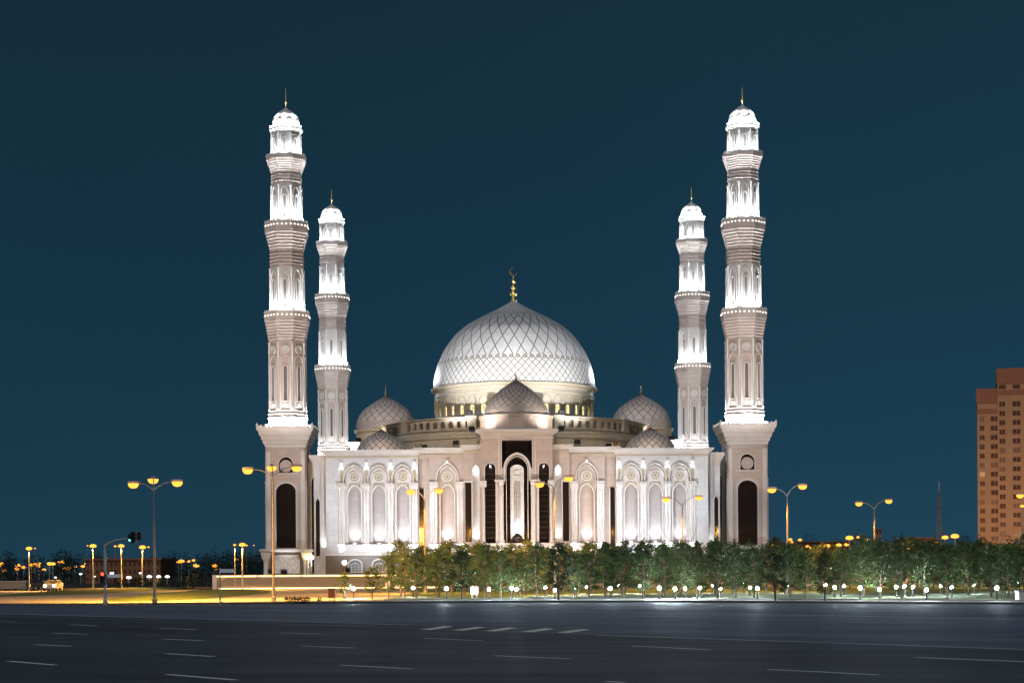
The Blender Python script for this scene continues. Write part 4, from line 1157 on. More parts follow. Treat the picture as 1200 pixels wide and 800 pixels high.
spec=[(-36.4,276.3,'nearer tall white minaret, the one behind the three-armed street lamp'),
      (36.4,276.3,'nearer tall white minaret, the one on the tower block side'),
      (-36.25,349,'farther white minaret behind the mosque wing, on the traffic light side'),
      (36.25,349,'farther white minaret behind the mosque wing, on the tower block side')]
mins=[]
for i,(x,y,l) in enumerate(spec):
    o=mi if i==0 else copy_tree(mi)
    o.location=(x,y,TERR-.0); tag(o,l,'minaret','floodlit minarets at the corners of the mosque'); mins.append(o)
bpy.context.view_layer.update()
# base wash of the minaret towers (floods on the terrace) and great dome floods on the rear balconies
for s in (-1,1):
    side='tower block side' if s>0 else 'traffic light side'
    projector((s*33.2,344.5,TERR+zm(367)+.1),(s*6,312,44),E_DOME_BACK,WHITE,'bright projector on the lowest balcony of the farther minaret, '+side,60,stand=True)
    # white wash on the inner flank of the tower base
    for yy in (273.5,277.5):
        spot((s*32.2,yy,TERR+.4),(s*33.2,yy,14),900,WHITE,90,.9,.1)
    projector((s*36.4,270.0,TERR+.7),(s*36.4,273,8),600,WHITE if s<0 else WHITE,'ground projector at the foot of the nearer minaret, '+side,80)

# ------------------------------------------------------------------ added facade fill floods on the terrace, hidden by the trees
FILL_FLOODS=((-47,252,-37,30,1.3,(1.0,.84,.76),60,'beyond the near minaret of the traffic light side'),
 (-36,252,-36.4,46,5.5,(1.0,.90,.84),46,'before the near minaret of the traffic light side'),
 (-25,252,-22,14,1.15,(.85,.91,1.0),74.9,'below the outer arches of the wing on the traffic light side'),
 (-17,252,-17,14,1.15,(.85,.91,1.0),74.9,'below the inner arches of the wing on the traffic light side'),
 (-7,246,-5,14,1.2,(1.0,.80,.68),75,'below the portal on the side of the traffic light'),
 (7,246,5,14,1.2,(1.0,.80,.68),75,'below the portal on the side of the tower block'),
 (17,252,17,14,1.15,(.85,.91,1.0),74.9,'below the inner arches of the wing on the tower block side'),
 (25,252,22,14,1.15,(.85,.91,1.0),74.9,'below the outer arches of the wing on the tower block side'),
 (36,252,36.4,46,5.5,(1.0,.90,.84),46,'before the near minaret of the tower block side'),
 (47,252,37,30,1.3,(1.0,.84,.76),60,'beyond the near minaret of the tower block side'))
for x,y,tx,tz,pw,col,an,where in FILL_FLOODS:
    projector((x,y,TERR+.8),(tx,270,tz),E_FILL*pw*(.85 if an==74.9 else 1),col,'added fill projector '+where,an)

# ------------------------------------------------------------------ street lamps
def street_lamp(heads,H=10.0,boost=1.0,back=2.3,cone=130):
    """heads: list of (dx, dy, dz) ends of arms; H pole height; lamp things"""
    r=empty('street_lamp',(0,0,0))
    g=MB(); g.lathe([(.22,0),(.22,.3),(.13,.35),(.12,1.4),(.10,1.5),(.055,H-1.0)],10); g.build('pole',M_POLE,r,smooth=False)
    g=MB(); 
    for dx,dy,dz in heads:
        pts=[]
        for k in range(9):
            t=k/8; pts.append((dx*(t**1.25)*.93,dy*(t**1.25)*.93,H-1.1+(dz-H+1.1)*math.sin(t*PI/2)*1.0))
        g=MB(); g.tube(pts,[.06-.025*k/8 for k in range(9)],6); ar=g.build('arm',M_METAL,r)
        d=Vector((dx,dy,0)).normalized(); ex=Vector((dx*.93,dy*.93,dz))
        n=Vector((-d.y,d.x,0))
        f=lambda v: ex+d*v[0]+n*v[1]+Vector((0,0,v[2]))
        g=MB(f); g.bbox(-.05,.85,-.17,.17,0.0,.20,.05); g.build('lamp_head',M_METAL,r)
        g=MB(f); g.lathe([(.08,-.38),(.28,-.32),(.40,-.16),(.42,-.003)],12,(.42,0)); g.build('lens',M_SOD,r,smooth=True)
        sp=spot(ex+d*.42+Vector((0,0,-.48)),ex+d*1.2+Vector((0,back,-5)),E_STREET*boost,SODIUM,cone,.5,.12)
        sp.parent=r
    return r
def lamp_at(px,pybase,Y,heads_px,label,z0=TZ,kw={},g_='sodium street lamps along the avenue'):
    P=at(px,668,Y); base=Vector((P.x,Y,z0))
    hs=[]; zmax=0
    for hp in heads_px:
        q=at(hp[0],hp[1],Y+(hp[2] if len(hp)>2 else 0))
        hs.append((q.x-base.x+ (0.0), (hp[2] if len(hp)>2 else 0), q.z-z0+.15)); zmax=max(zmax,q.z-z0)
    hs=[(dx/.93 if abs(dx)>0.3 else dx, dy, dz) for dx,dy,dz in hs]
    # the lens sits .42 m outwards of the arm's end
    hs=[((abs(dx)-.4)*(1 if dx>0 else -1) if abs(dx)>.6 else dx,dy,dz) for dx,dy,dz in hs]
    r=street_lamp(hs,zmax+.2,**kw); r.location=base; tag(r,label,'street lamp',g_)
    return r
lamp_at(181,706,135.5,[(157,568.5),(207,566.5),(180,563,2.0)],'three-armed grey street lamp on the kerb beside the traffic light',kw=dict(boost=1.6,back=6.5,cone=130))
lamp_at(320.5,704,141,[(291,552),(313.5,548.5,2.4),(347,549)],'three-armed street lamp in front of the near minaret on the traffic light side',kw=dict(boost=1.6,back=6.5,cone=130))
lamp_at(498,700,176,[(482,577),(514,575.5)],'two-armed street lamp in front of the arcaded wing on the traffic light side')
lamp_at(650,700,160,[(633,568),(666,561)],'two-armed street lamp just beside the portal')
lamp_at(800,700,191,[(781,585.5),(818.5,583.5)],'two-armed street lamp in front of the arcaded wing on the tower block side')
lamp_at(923,700,168,[(905,574.5),(940,570.5)],'two-armed street lamp beside the near minaret on the tower block side')
lamp_at(1025,700,205,[(1007,590.5),(1041,587.5)],'two-armed street lamp between the minaret and the lattice mast')
lamp_at(1215,700,190,[(1196,581),(1232,580)],'two-armed street lamp in front of the brown tower block')
# ------------------------------------------------------------------ traffic light
tp=gnd(123.5,708.5,TZ)
tl=empty('traffic_light',(tp.x,tp.y,TZ)); tag(tl,'grey traffic light post with a curved arm and hanging signal heads beside the mound','traffic light')
b=tl.location; 
def rel(px,py): q=at(px,py,b.y); return q
g=MB(); g.lathe([(.16,TZ),(.16,TZ+.4),(.11,TZ+.5),(.10,rel(123,638).z)],10,(b.x,b.y)); g.build('pole',M_METAL,tl)
pts=[rel(123,639),rel(129,635.5),rel(137,632.5),rel(146,631),rel(158,631)]
g=MB(); g.tube(pts,[.09,.08,.07,.06,.05],8); g.build('arm',M_METAL,tl)
M_SIG={'r':emis('red signal',(1,.05,.02),6),'g':emis('green signal',(.15,1,.6),5),'a':emis('amber signal',(1,.45,.05),3)}
M_SIGOFF=mat('unlit signal glass',(0.04,0.06,0.05),.3,.1,3)
def sighead(px,py0,py1,w,lit,yo=0.0,horiz=False):
    a=rel(px,py0); c=rel(px,py1); z0,z1=c.z,a.z; x=a.x; y=b.y+yo
    g=MB(); g.bbox(x-w/2,x+w/2,y-.15,y+.1,z0,z1,.04); h=g.build('signal_head',M_DARKM,tl)
    for k in range(3):
        zc=z0+(z1-z0)*(k+.5)/3; rr=min(w*.36,(z1-z0)/6*.85)
        key='gar'[k]
        m=MB(); m.disc(x,zc,rr,y-.19,y-.151,14); m.build('signal_lens',M_SIG[key] if lit==key else M_SIGOFF,h)
        m=MB(); m.band([(x+rr*1.15*math.cos(t),zc+rr*1.15*math.sin(t)) for t in [PI*j/8 for j in range(9)]][::1],.03,y-.38,y-.152); m.build('visor',M_DARKM,h)
sighead(152.5,626,634,.34,'g'); sighead(156.5,623,636,.34,'x',.05); sighead(163,623.5,632,.34,'x',.1)
sighead(121,670,683,.36,'r',-.12)
g=MB(); q=rel(133,674.5); g.box(q.x-.55,q.x+.55,b.y-.04,b.y+.0,q.z-.12,q.z+.12); pt=g.build('street_sign',mat('white sign enamel',(.8,.8,.8),.4,.05,3),tl)
g=MB(); g.tube([(b.x,b.y,q.z),(q.x,b.y,q.z)],.03,6); g.build('bracket',M_METAL,pt)
# signpost near the side road
sp_=gnd(258,709,TZ); sg=empty('signpost',(sp_.x,sp_.y,TZ)); tag(sg,'slim grey post with a small white rectangular sign at the side road corner','signpost')
z_=at(258,667,sp_.y).z
g=MB(); g.lathe([(.06,TZ),(.05,z_+.1)],8,(sp_.x,sp_.y)); g.build('post',M_METAL,sg)
q=at(266,668.5,sp_.y); g=MB(); g.bbox(q.x-.5,q.x+.5,sp_.y-.1,sp_.y-.06,q.z-.13,q.z+.13,.01); g.build('sign_plate',MATS['white sign enamel'],sg)
# park lantern
lp=gnd(404,701,TZ); pl=empty('park_lantern',(lp.x,lp.y,TZ)); tag(pl,'dark slim park lantern with a glowing white globe before the mosque podium','lantern')
z_=at(404,659.5,lp.y).z
g=MB(); g.lathe([(.12,TZ),(.12,TZ+.3),(.05,TZ+.4),(.04,z_-.2),(.12,z_-.16),(.12,z_-.12)],8,(lp.x,lp.y)); g.build('post',M_DARKM,pl)
g=MB(); g.lathe([(.08,z_-.12),(.16,z_-.05),(.19,z_+.05),(.15,z_+.17),(.04,z_+.23)],12,(lp.x,lp.y)); g.build('globe',emis('lantern globe',(.85,.85,1.0),30),pl,smooth=True)
g=MB(); g.lathe([(.2,z_+.23),(.16,z_+.27),(.03,z_+.32)],10,(lp.x,lp.y)); g.build('cap',M_DARKM,pl)
# litter bin
q=gnd(389,704,TZ); bn=empty('litter_bin',(q.x,q.y,TZ)); tag(bn,'orange litter bin on a post beside the park lantern','litter bin')
g=MB(); g.bbox(q.x-.28,q.x+.28,q.y-.25,q.y+.25,TZ+.25,TZ+.95,.05); g.build('bin_body',mat('orange plastic',(.62,.17,.04),.4,.1,3),bn)
g=MB(); g.bbox(q.x-.31,q.x+.31,q.y-.28,q.y+.28,TZ+.96,TZ+1.04,.03); g.build('lid',M_DARKM,bn)
for sx in (-.22,.22):
    g=MB(); g.tube([(q.x+sx,q.y,TZ),(q.x+sx,q.y,TZ+.26)],.03,6); g.build('leg',M_DARKM,bn)
# wall sconces by the minaret, brass
for i,p in enumerate((359,366)):
    q=at(p,653,272); sc=empty('wall_lamp',(q.x,272,TERR)); tag(sc,('twin','single')[i]+' glowing brass lantern at the foot of the nearer minaret, '+('next to the minaret' if i==0 else 'next to the wing'),'lantern')
    g=MB(); g.lathe([(.1,TERR),(.05,TERR+.2),(.04,q.z-.3),(.15,q.z-.25)],8,(q.x,272)); g.build('post',M_DARKM,sc)
    g=MB(); g.lathe([(.14,q.z-.25),(.26,q.z+.1),(.1,q.z+.3)],8,(q.x,272)); g.build('globe',emis('brass lantern glass',(1,.75,.3),14),sc,smooth=True)

# ------------------------------------------------------------------ garden lamps
def garden_lamp():
    r=empty('garden_lamp',(0,0,0))
    g=MB(); g.lathe([(.10,0),(.10,.08),(.055,.12),(.05,.62),(.09,.66)],8); g.build('post',M_DARKM,r)
    g=MB(); g.lathe([(.07,.66),(.105,.70),(.115,.78),(.08,.86),(.03,.89)],8); g.build('globe',M_LAMPW,r,smooth=True)
    g=MB(); g.lathe([(.13,.89),(.10,.93),(.02,.96)],8); g.build('cap',M_DARKM,r)
    return r
glx=[414,484,523,573,599.5,605,639,650,673,687,715,724.7,749.7,772.5,791,803,820,835,844,871.7,879,887.5,924,967,978,989,1008,1030.5,1050,1060,1069.5,1085.5,1102,1115,1141,1168,1192]
LM=[(400,'near the park lantern'),(430,'before the terrace steps'),(472,'below the first wing'),(500,'below the inner edge of the first wing'),(525,'below the bay before the portal'),(550,'beside the small white notice board'),(575,'below the first portal column'),
    (592,'below the first portal pillar'),(612,'below the middle of the portal'),(632,'below the second portal pillar'),(655,'at the lamp post beside the portal'),(680,'below the bay past the portal'),(706,'below the dark slit window past the portal'),
    (728,'below the inner edge of the second wing'),(752,'below the first arch of the second wing'),(775,'below the middle arch of the second wing'),(797,'below the lamp before the second wing'),(822,'below the outer corner of the second wing'),(846,'below the gap between wing and minaret'),(868,'below the arched window of the near minaret'),(888,'below the outer edge of the near minaret'),
    (910,'just past the near minaret'),(926,'at the first lamp post past the minaret'),(950,'between the two lamp posts past the minaret'),(975,'below the cluster of far orange lamps'),(1000,'before the second lamp post past the minaret'),(1025,'at the second lamp post past the minaret'),(1050,'past the second lamp post'),(1075,'between the lamp post and the lattice mast'),(1100,'below the lattice mast'),(1122,'between the lattice mast and the tower block'),(1145,'below the edge of the tower block'),(1168,'below the corner of the tower block'),(1190,'at the row end by the tower block'),(1230,'beyond the tower block corner')]
used={}
def mark(px): return min(LM,key=lambda t:abs(t[0]-px))[1]
def uniq(kindlist,px,extra=''):
    w=mark(px)
    for k in kindlist:
        l=k+' '+w
        if l not in used: used[l]=1; return l
    i=2
    while True:
        l=kindlist[-1].replace('loose-crowned ','')+', '+('set back','set aside','half hidden','deeper in')[i%4]+', '+w
        if l not in used: used[l]=1; return l
        i+=1
        if i>6: return l
gl=garden_lamp()
first=True
for i,p in enumerate(glx):
    lawnfront=None
    Yb=random.choice([143,146,150,155,160]) if p<640 else (random.choice([134,140,148,156,165]) if p<900 else random.choice([124,130,138,150,162]))
    P=at(p,668,Yb)
    o=gl if first else copy_tree(gl); first=False
    o.location=(P.x,Yb,TZ+(.05 if P.x>-12 else 0))
    k=random.uniform(.9,1.12); o.scale=(k,k,k)
    near = Yb<145
    tag(o,uniq(['short glowing white garden lamp','white garden lamp on a dark stub post','squat white garden lamp'],p),'garden lamp','white garden lamps among the trees')

# ------------------------------------------------------------------ trees
def leaf_cluster(vs,fs,c,r,n,size,rng,flat=0.7):
    for _ in range(n):
        while True:
            p=Vector((rng.uniform(-1,1),rng.uniform(-1,1),rng.uniform(-1,1)))
            if p.length<=1: break
        p=Vector((p.x*r,p.y*r,p.z*r*flat))+c
        s=size*rng.uniform(.6,1.35)
        a=Vector((rng.uniform(-1,1),rng.uniform(-1,1),rng.uniform(-.6,.6))).normalized()
        b=a.cross(Vector((rng.uniform(-1,1),rng.uniform(-1,1),rng.uniform(-1,1)))).normalized()
        k=len(vs)
        vs+= [p-a*s, p+b*s*.42, p+a*s, p-b*s*.42]
        fs.append((k,k+1,k+2,k+3))
def tree_variant(seed,H,spread,kind,ml):
    rng=random.Random(seed)
    r=empty('pine_tree' if kind=='pine' else 'young_tree',(0,0,0))
    g=MB(); n=7; pts=[(0,0,0)]; x=y=0
    for i in range(1,n+1):
        x+=rng.uniform(-.06,.06); y+=rng.uniform(-.06,.06); pts.append((x,y,H*.93*i/n))
    g.tube(pts,[.085*(1-.85*i/n)+.01 for i in range(n+1)],7)
    vs=[];fs=[]
    clear=H*(.13 if kind=='pine' else .20)
    nb=30 if kind=='pine' else 24
    lop=rng.uniform(0,2*PI)
    for i in range(nb):
        t=(i+rng.uniform(-.4,.4))/nb; t=max(0,min(1,t)); z=clear+(H*.97-clear)*t
        an=i*2.4+rng.uniform(-.5,.5)
        if kind=='pine': L=spread*(1-t)**.62*rng.uniform(.6,1.15)*(.75+.45*min(1,t*5))+.10
        else: L=spread*(math.sin(PI*min(1,.18+t*.80))**.8)*rng.uniform(.6,1.2)+.08
        L*=1+.18*math.cos(an-lop)
        up=rng.uniform(.25,.55)
        base=Vector(pts[min(n,int(z/(H*.93)*n))]); base=Vector((base.x,base.y,z-.05))
        tip=base+Vector((math.cos(an)*L,math.sin(an)*L,L*up))
        mid=base.lerp(tip,.5)+Vector((0,0,-.05*L))
        g.tube([base,mid,tip],[.028,.018,.008],4)
        m=3 if L>.5 else 2
        for j in range(m):
            q=base.lerp(tip,.38+.62*(j+1)/m if m>1 else 1)
            q+=Vector((rng.uniform(-.1,.1),rng.uniform(-.1,.1),rng.uniform(-.1,.12)))
            leaf_cluster(vs,fs,q,rng.uniform(.24,.42),rng.randint(24,42),.085 if kind=='pine' else .10,rng)
            # side sprays
            if rng.random()<.5:
                q2=q+Vector((rng.uniform(-.4,.4),rng.uniform(-.4,.4),rng.uniform(-.15,.25)))
                leaf_cluster(vs,fs,q2,.16,14,.08,rng)
    leaf_cluster(vs,fs,Vector((x,y,H*.97)),.13,34,.085,rng,2.2)
    g.build('trunk',M_BARK,r)
    c=MB(); c.add(vs,fs); c.build('crown',ml,r)
    return r
variants=[]
for i in range(9):
    kind='pine' if i%3 else 'leafy'
    variants.append((kind,tree_variant(100+i,4.75 if kind=='pine' else 4.6,1.25 if kind=='pine' else 1.2,kind,M_LEAF[i%3])))
plan=[]
rng=random.Random(5)
# measured: two sparse trees at the near end, then a dense belt
plan+=[(436,146,.60,0),(403,150,.5,0),(455,149,.86,1),(474,153,.96,2)]
x=488
while x<1215:
    Y=rng.uniform(142,152) if x<640 else rng.uniform(134,148) if x<900 else rng.uniform(126,142)
    plan.append((x,Y,rng.uniform(.80,1.04),None)); x+=rng.uniform(17,28)
x=470
while x<1210:
    Y=rng.uniform(158,176) if x<640 else rng.uniform(150,170)
    plan.append((x,Y,rng.uniform(.84,1.10),None)); x+=rng.uniform(15,24)
x=500
while x<1210:
    Y=rng.uniform(180,205); plan.append((x,Y,rng.uniform(.90,1.18),None)); x+=rng.uniform(17,27)
usedv=set()
for (px,Y,sc,vi) in plan:
    if vi is None: vi=rng.randrange(len(variants))
    kind,v=variants[vi]
    # tops follow the photo's skyline: higher towards the tower block
    grow=.98 if px<900 else .95 if px<1000 else 1.03
    P=at(px,668,Y)
    o=v if vi not in usedv else copy_tree(v); usedv.add(vi)
    o.location=(P.x,Y,TZ); o.rotation_euler=(0,0,rng.uniform(0,6.28)); k=sc*grow*(1+(0.03 if Y>155 else 0)); wd=rng.uniform(.9,1.15)
    o.scale=(k*wd,k*wd,k)
    row='in the front row' if Y<154 else 'in the middle row' if Y<178 else 'in the back row'
    sz='tall' if sc>.98 else 'mid-height' if sc>.89 else 'low'
    nm='pine' if kind=='pine' else 'broadleaf tree'
    tag(o,uniq([f'{sz} green {nm} {row}',f'{sz} bushy {nm} {row}',f'{sz} loose-crowned {nm} {row}'],px),'tree','young trees in the belt before the mosque')

# hedges on the pavement edge
def hedge(px0,px1,py,h,label):
    a=gnd(px0,py,TZ); b_=gnd(px1,py,TZ); vs=[];fs=[]; rg=random.Random(int(px0))
    L=b_.x-a.x
    for k in range(int(L/.28)):
        leaf_cluster(vs,fs,Vector((a.x+.14+.28*k,a.y+rg.uniform(0,.5),TZ+h*.5)),h*.55,90,.07,rg,.9)
    m=MB(); m.add(vs,fs); o=m.build('hedge',M_LEAF[1]); tag(o,label,'hedge')
hedge(333,362,705.0,.42,'low clipped hedge on the pavement beside the three-armed lamp')
hedge(372,380,704.5,.36,'short stub of hedge near the orange litter bin')
# notice board
q=gnd(556,701,TZ); nb=empty('notice_board',(q.x,q.y,TZ)); tag(nb,'small white square notice board on a short post among the trees','sign')
g=MB(); g.bbox(q.x-.32,q.x+.32,q.y-.03,q.y+.03,TZ+.35,TZ+1.0,.02); g.build('board',MATS['white sign enamel'],nb)
g=MB(); g.box(q.x-.2,q.x+.2,q.y-.036,q.y-.031,TZ+.70,TZ+.75); g.box(q.x-.06,q.x+.06,q.y-.036,q.y-.031,TZ+.5,TZ+.65); g.build('printed_mark',M_DARKM,nb)
for sx in (-.2,.2):
    g=MB(); g.tube([(q.x+sx,q.y,TZ),(q.x+sx,q.y,TZ+.36)],.025,6); g.build('leg',M_METAL,nb)
# stone block at the far end of the pavement
q=gnd(1197,703,TZ); bk=empty('stone_block',(q.x,q.y,TZ)); tag(bk,'pale square stone planter block on the kerb below the tower block','planter')
g=MB(); g.bbox(q.x-.3,q.x+.9,q.y-.4,q.y+.5,TZ,TZ+.62,.04); g.build('block_body',M_TRIM,bk)
g=MB(); g.bbox(q.x-.36,q.x+.96,q.y-.46,q.y+.56,TZ+.622,TZ+.74,.03); g.build('rim',M_KERB,bk)

# ------------------------------------------------------------------ cars
def car(color,lights=True):
    r=empty('parked_car',(0,0,0))
    cm=mat('car paint',color,.3,.03,2,metal=.2,spec=.6)
    side=[(-2.2,.35),(2.15,.35),(2.25,.6),(2.2,.85),(1.95,.95),(1.1,1.02),(.45,1.45),(-.9,1.5),(-1.75,1.12),(-2.15,1.05),(-2.25,.7)]
    g=MB(); 
    def sh(v):
        x,y,z=v
        k=1-.18*max(0,(z-.95)/.55)
        return (x,y*k,z)
    g.xf=sh; g.plate(side,[],-.86,.86,back=True); g.build('body',cm,r)
    g=MB(sh); g.plate([(.95,1.03),(.42,1.40),(-.85,1.44),(-1.5,1.12),(-1.45,1.03)],[],-.872,.872,back=True); g.build('side_window',M_DARKM,r)
    g=MB(); g.add([(1.12,-.72,1.04),(1.12,.72,1.04),(.47,.62,1.455),(.47,-.62,1.455)],[(0,1,2,3)]); g.v=[v+Vector((.02,0,.01)) for v in g.v]; g.build('windscreen',M_DARKM,r)
    for x in (-1.4,1.4):
        for y in (-.87,.67):
            g=MB(lambda v,x=x,y=y:(x+v[0],y+v[2],.33+v[1])); g.lathe([(.33,0),(.33,.2)],16); w=g.build('wheel',M_DARKM,r)
            g=MB(lambda v,x=x,y=y:(x+v[0],y+v[2],.33+v[1])); g.lathe([(.19,-.01),(.19,.21)],12); g.build('rim',M_METAL,w)
    for y in (-.6,.6):
        g=MB(); g.bbox(2.17,2.29,y-.17,y+.17,.62,.8,.03); g.build('headlight',emis('headlight',(1,.93,.75),45) if lights else M_SIGOFF,r)
    for y in (-.6,.6):
        g=MB(); g.bbox(-2.29,-2.16,y-.15,y+.15,.72,.88,.03); g.build('tail_light',mat('red tail glass',(.3,.02,.02),.3,.05,3),r)
    return r
for (px,py,ang,col,l,lab) in ((62.5,692.0,-88,(.35,.35,.36),True,'silver car coming on with headlights lit on the side road'),(42,690.5,-60,(.10,.09,.08),False,'dark parked car beside the low wall near the oncoming car')):
    q=gnd(px,py,TZ); c=car(col,l); c.location=(q.x,q.y,TZ); c.rotation_euler=(0,0,R(ang)); tag(c,lab,'car')
for (px,py,ang,col,lab) in ((487,687.0,5,(.75,.75,.75),'white parked car behind the trees near the traffic-light-side wing'),(960,683.5,0,(.75,.76,.8),'white parked car under the trees past the near minaret'),(985,683.5,0,(.6,.6,.62),'pale grey parked car under the trees, second past the near minaret'),(1180,684,0,(.7,.7,.7),'white parked car under the trees below the tower block')):
    q=gnd(px,py,TZ); c=car(col,False); c.location=(q.x,min(q.y,226),TZ); c.rotation_euler=(0,0,R(ang)); tag(c,lab,'car')

# low wall at the far edge of the side road
q0=gnd(-40,690,TZ); q1=gnd(36,690,TZ)
lw=empty('garden_wall',(q0.x,q0.y,TZ)); tag(lw,'low pale wall beside the parked cars','wall')
g=MB(); g.box(q0.x,q1.x,q0.y+3,q0.y+3.25,TZ,TZ+1.1); g.build('wall_body',M_WALLT,lw)
g=MB(); g.box(q0.x-.05,q1.x+.05,q0.y+2.9,q0.y+3.35,TZ+1.1,TZ+1.2); g.build('coping',M_TRIM,lw)

# ------------------------------------------------------------------ distance
# woods along the horizon
def wood(x0,x1,Y0,Y1,h0,h1,n,name,label,seed,m=M_FARLEAF,per=220,size=.34):
    rg=random.Random(seed); vs=[];fs=[]
    for i in range(n):
        x=rg.uniform(x0,x1); y=rg.uniform(Y0,Y1); h=rg.uniform(h0,h1)
        for j in range(4):
            leaf_cluster(vs,fs,Vector((x+rg.uniform(-1.5,1.5),y,h*(.25+.2*j))),h*.30,per//4,size,rg,1.0)
    g=MB(); g.add(vs,fs); o=g.build(name,m); tag(o,label,'trees',kind='stuff'); return o
wood(-230,-60,430,560,4.5,8.5,190,'far_woods','dark woods along the horizon beyond the side road',1)
wood(-330,-110,330,420,1.8,4.0,120,'shrubbery','low shrubs beyond the side road',2,per=120,size=.25)
wood(60,420,380,620,7,10.5,300,'distant_woods','dark woods behind the tree belt by the tower block',3)
wood(-62,-42,250,330,1.2,2.5,26,'undergrowth','low shrubs beside the terrace end',4,per=90,size=.2)

# low building on the horizon
def far_building(name,px0,px1,pyt,Y,m,label,nw,nf,pyb=690,depth=15,cat='building',winm=None,roof=True):
    a=at(px0,pyt,Y); b_=at(px1,pyt,Y); r=empty(name,((a.x+b_.x)/2,Y,0)); tag(r,label,cat)
    g=MB(); g.box(a.x,b_.x,Y,Y+depth,0,a.z); g.build('wall',m,r)
    if roof:
        g=MB(); g.box(a.x-.4,b_.x+.4,Y-.4,Y+depth+.4,a.z,a.z+.5); g.build('roof',M_BRICKD,r)
    fh=a.z/nf; ww=(b_.x-a.x)/nw
    for i in range(nw):
        for j in range(nf):
            x=a.x+ww*(i+.5); z=fh*(j+.5)
            if nw*nf<=100:
                g=MB(); g.box(x-ww*.22,x+ww*.22,Y-.08,Y-.002,z-fh*.2,z+fh*.28); g.build('window',(winm or M_WIN),r)
    return r
far_building('low_block',100,188,656.5,420,M_FARB,'long low brown building behind the traffic light',16,3,depth=18)
far_building('long_building',905,1000,636,560,M_FARB,'low orange-lit building beyond the near minaret',10,2)
far_building('slab_building',1060,1098,631,640,M_FARB,'low brown building at the foot of the lattice mast',6,3)
far_building('chimney_block',1026.5,1033,621,560,M_BRICK,'small square brick block rising behind the second lamp post',2,8,depth=3)
# tower block
YT=600.0
cornX=at(1168.5,432,YT).x; lX=at(1143,450,YT+2).x; rX=at(1275,432,YT).x
zt1=at(1168,433.5,YT).z+0.5; zt0=at(1150,455,YT+2).z
tbk=empty('tower_block',(cornX,YT,0)); tag(tbk,'tall orange-brown brick apartment tower with small dark windows and a stepped roof','building')
g=MB(); g.box(cornX,rX,YT,YT+30,0,zt1-5.3); g.build('wall',M_BRICK,tbk)
g=MB(); g.box(cornX-.3,rX,YT-.3,YT+30,zt1-5.3,zt1); g.build('attic',M_BRICKD,tbk)
g=MB(); g.box(cornX-.3,rX,YT-.15,YT+30,zt1-9.2,zt1-7.6); g.build('brick_band',M_BRICKD,tbk)
g=MB(); g.box(lX,cornX,YT+2,YT+28,0,zt0-5); g.build('side_wall',M_BRICK,tbk)
g=MB(); g.box(lX-.3,cornX,YT+1.7,YT+28.3,zt0-5,zt0); g.build('side_attic',M_BRICKD,tbk)
g=MB(); g.box(lX-.1,cornX,YT+1.8,YT+28.1,zt0-8.6,zt0-7.2); g.build('side_brick_band',M_BRICKD,tbk)
M_WINLIT=emis('dim lit window',(1,.6,.25),.5)
M_WINC=mat('curtained house window',(0.22,0.12,0.075),0.3,0.3,0.7)
fl=3.2; rg=random.Random(3)
cols=[(1149,1.6,2,0),(1163.5,2.6,2,0),(1174.5,1.9,0,1),(1191,2.6,0,1)]
for px,w,dy,tier in cols:
    x=at(px,500,YT+dy).x
    z=zt1-12.3 if tier else zt0-10.5
    z+=0
    while z>3:
        g=MB(); g.box(x-w/2,x+w/2,YT+dy-.14,YT+dy-.002,z-.85,z+.75); q_=rg.random(); wn=g.build('window',M_WINLIT if q_<.03 else M_WINC if q_<.30 else M_WIN,tbk)
        g=MB(); g.box(x-.07,x+.07,YT+dy-.2,YT+dy-.141,z-.85,z+.75); g.build('frame',M_BRICK,wn)
        z-=fl
for px in (1174.5,1191):
    x=at(px,500,YT).x; g=MB(); g.box(x-1.2,x+1.2,YT-.4,YT-.302,zt1-6.9,zt1-5.9); g.build('window',M_WIN,tbk)
# two added orange fill spots before the facade, standing in for city glow
tbk.rotation_euler=(0,0,-R(15.5)); tbk.scale=(.964,1,1)
for k,(dx,dy) in enumerate(((-34,-42),(-8,-50))):
    sp=spot((cornX+dx,YT+dy,9),(cornX+dx+8,YT,34),34000,(1.0,.60,.32),140,.6,.4)
# lattice mast
P=at(1101,668,600); mm=empty('lattice_mast',(P.x,600,0)); tag(mm,'thin dark lattice radio mast standing on the horizon near the tower block','mast')
zt=at(1101,576,600).z
g=MB(); hw=1.2
for sx in (-1,1):
    for sy in (-1,1):
        g.tube([(P.x+sx*hw,600+sy*hw,0),(P.x+sx*.25,600+sy*.25,zt)],.13,4)
n=14
for i in range(n):
    z0_,z1_=zt*i/n,zt*(i+1)/n; w0=hw+(.25-hw)*i/n; w1=hw+(.25-hw)*(i+1)/n; sg_=1 if i%2 else -1
    g.tube([(P.x-sg_*w0,600-w0,z0_),(P.x+sg_*w1,600-w1,z1_)],.09,4); g.tube([(P.x-w1,600-w1,z1_),(P.x+w1,600-w1,z1_)],.09,4)
g.build('lattice_frame',mat('weathered steel',(.05,.06,.065),.5,.1,2),mm)
g=MB(); g.tube([(P.x,600,zt),(P.x,600,zt+3.5)],.09,5); g.build('aerial',M_METAL,mm)
for zz in (.62,.8): g=MB(); g.lathe([(.2,zt*zz),(.6,zt*zz+.1),(.6,zt*zz+.5),(.3,zt*zz+.6)],10,(P.x,599.0)); g.build('dish',MATS['weathered steel'],mm)

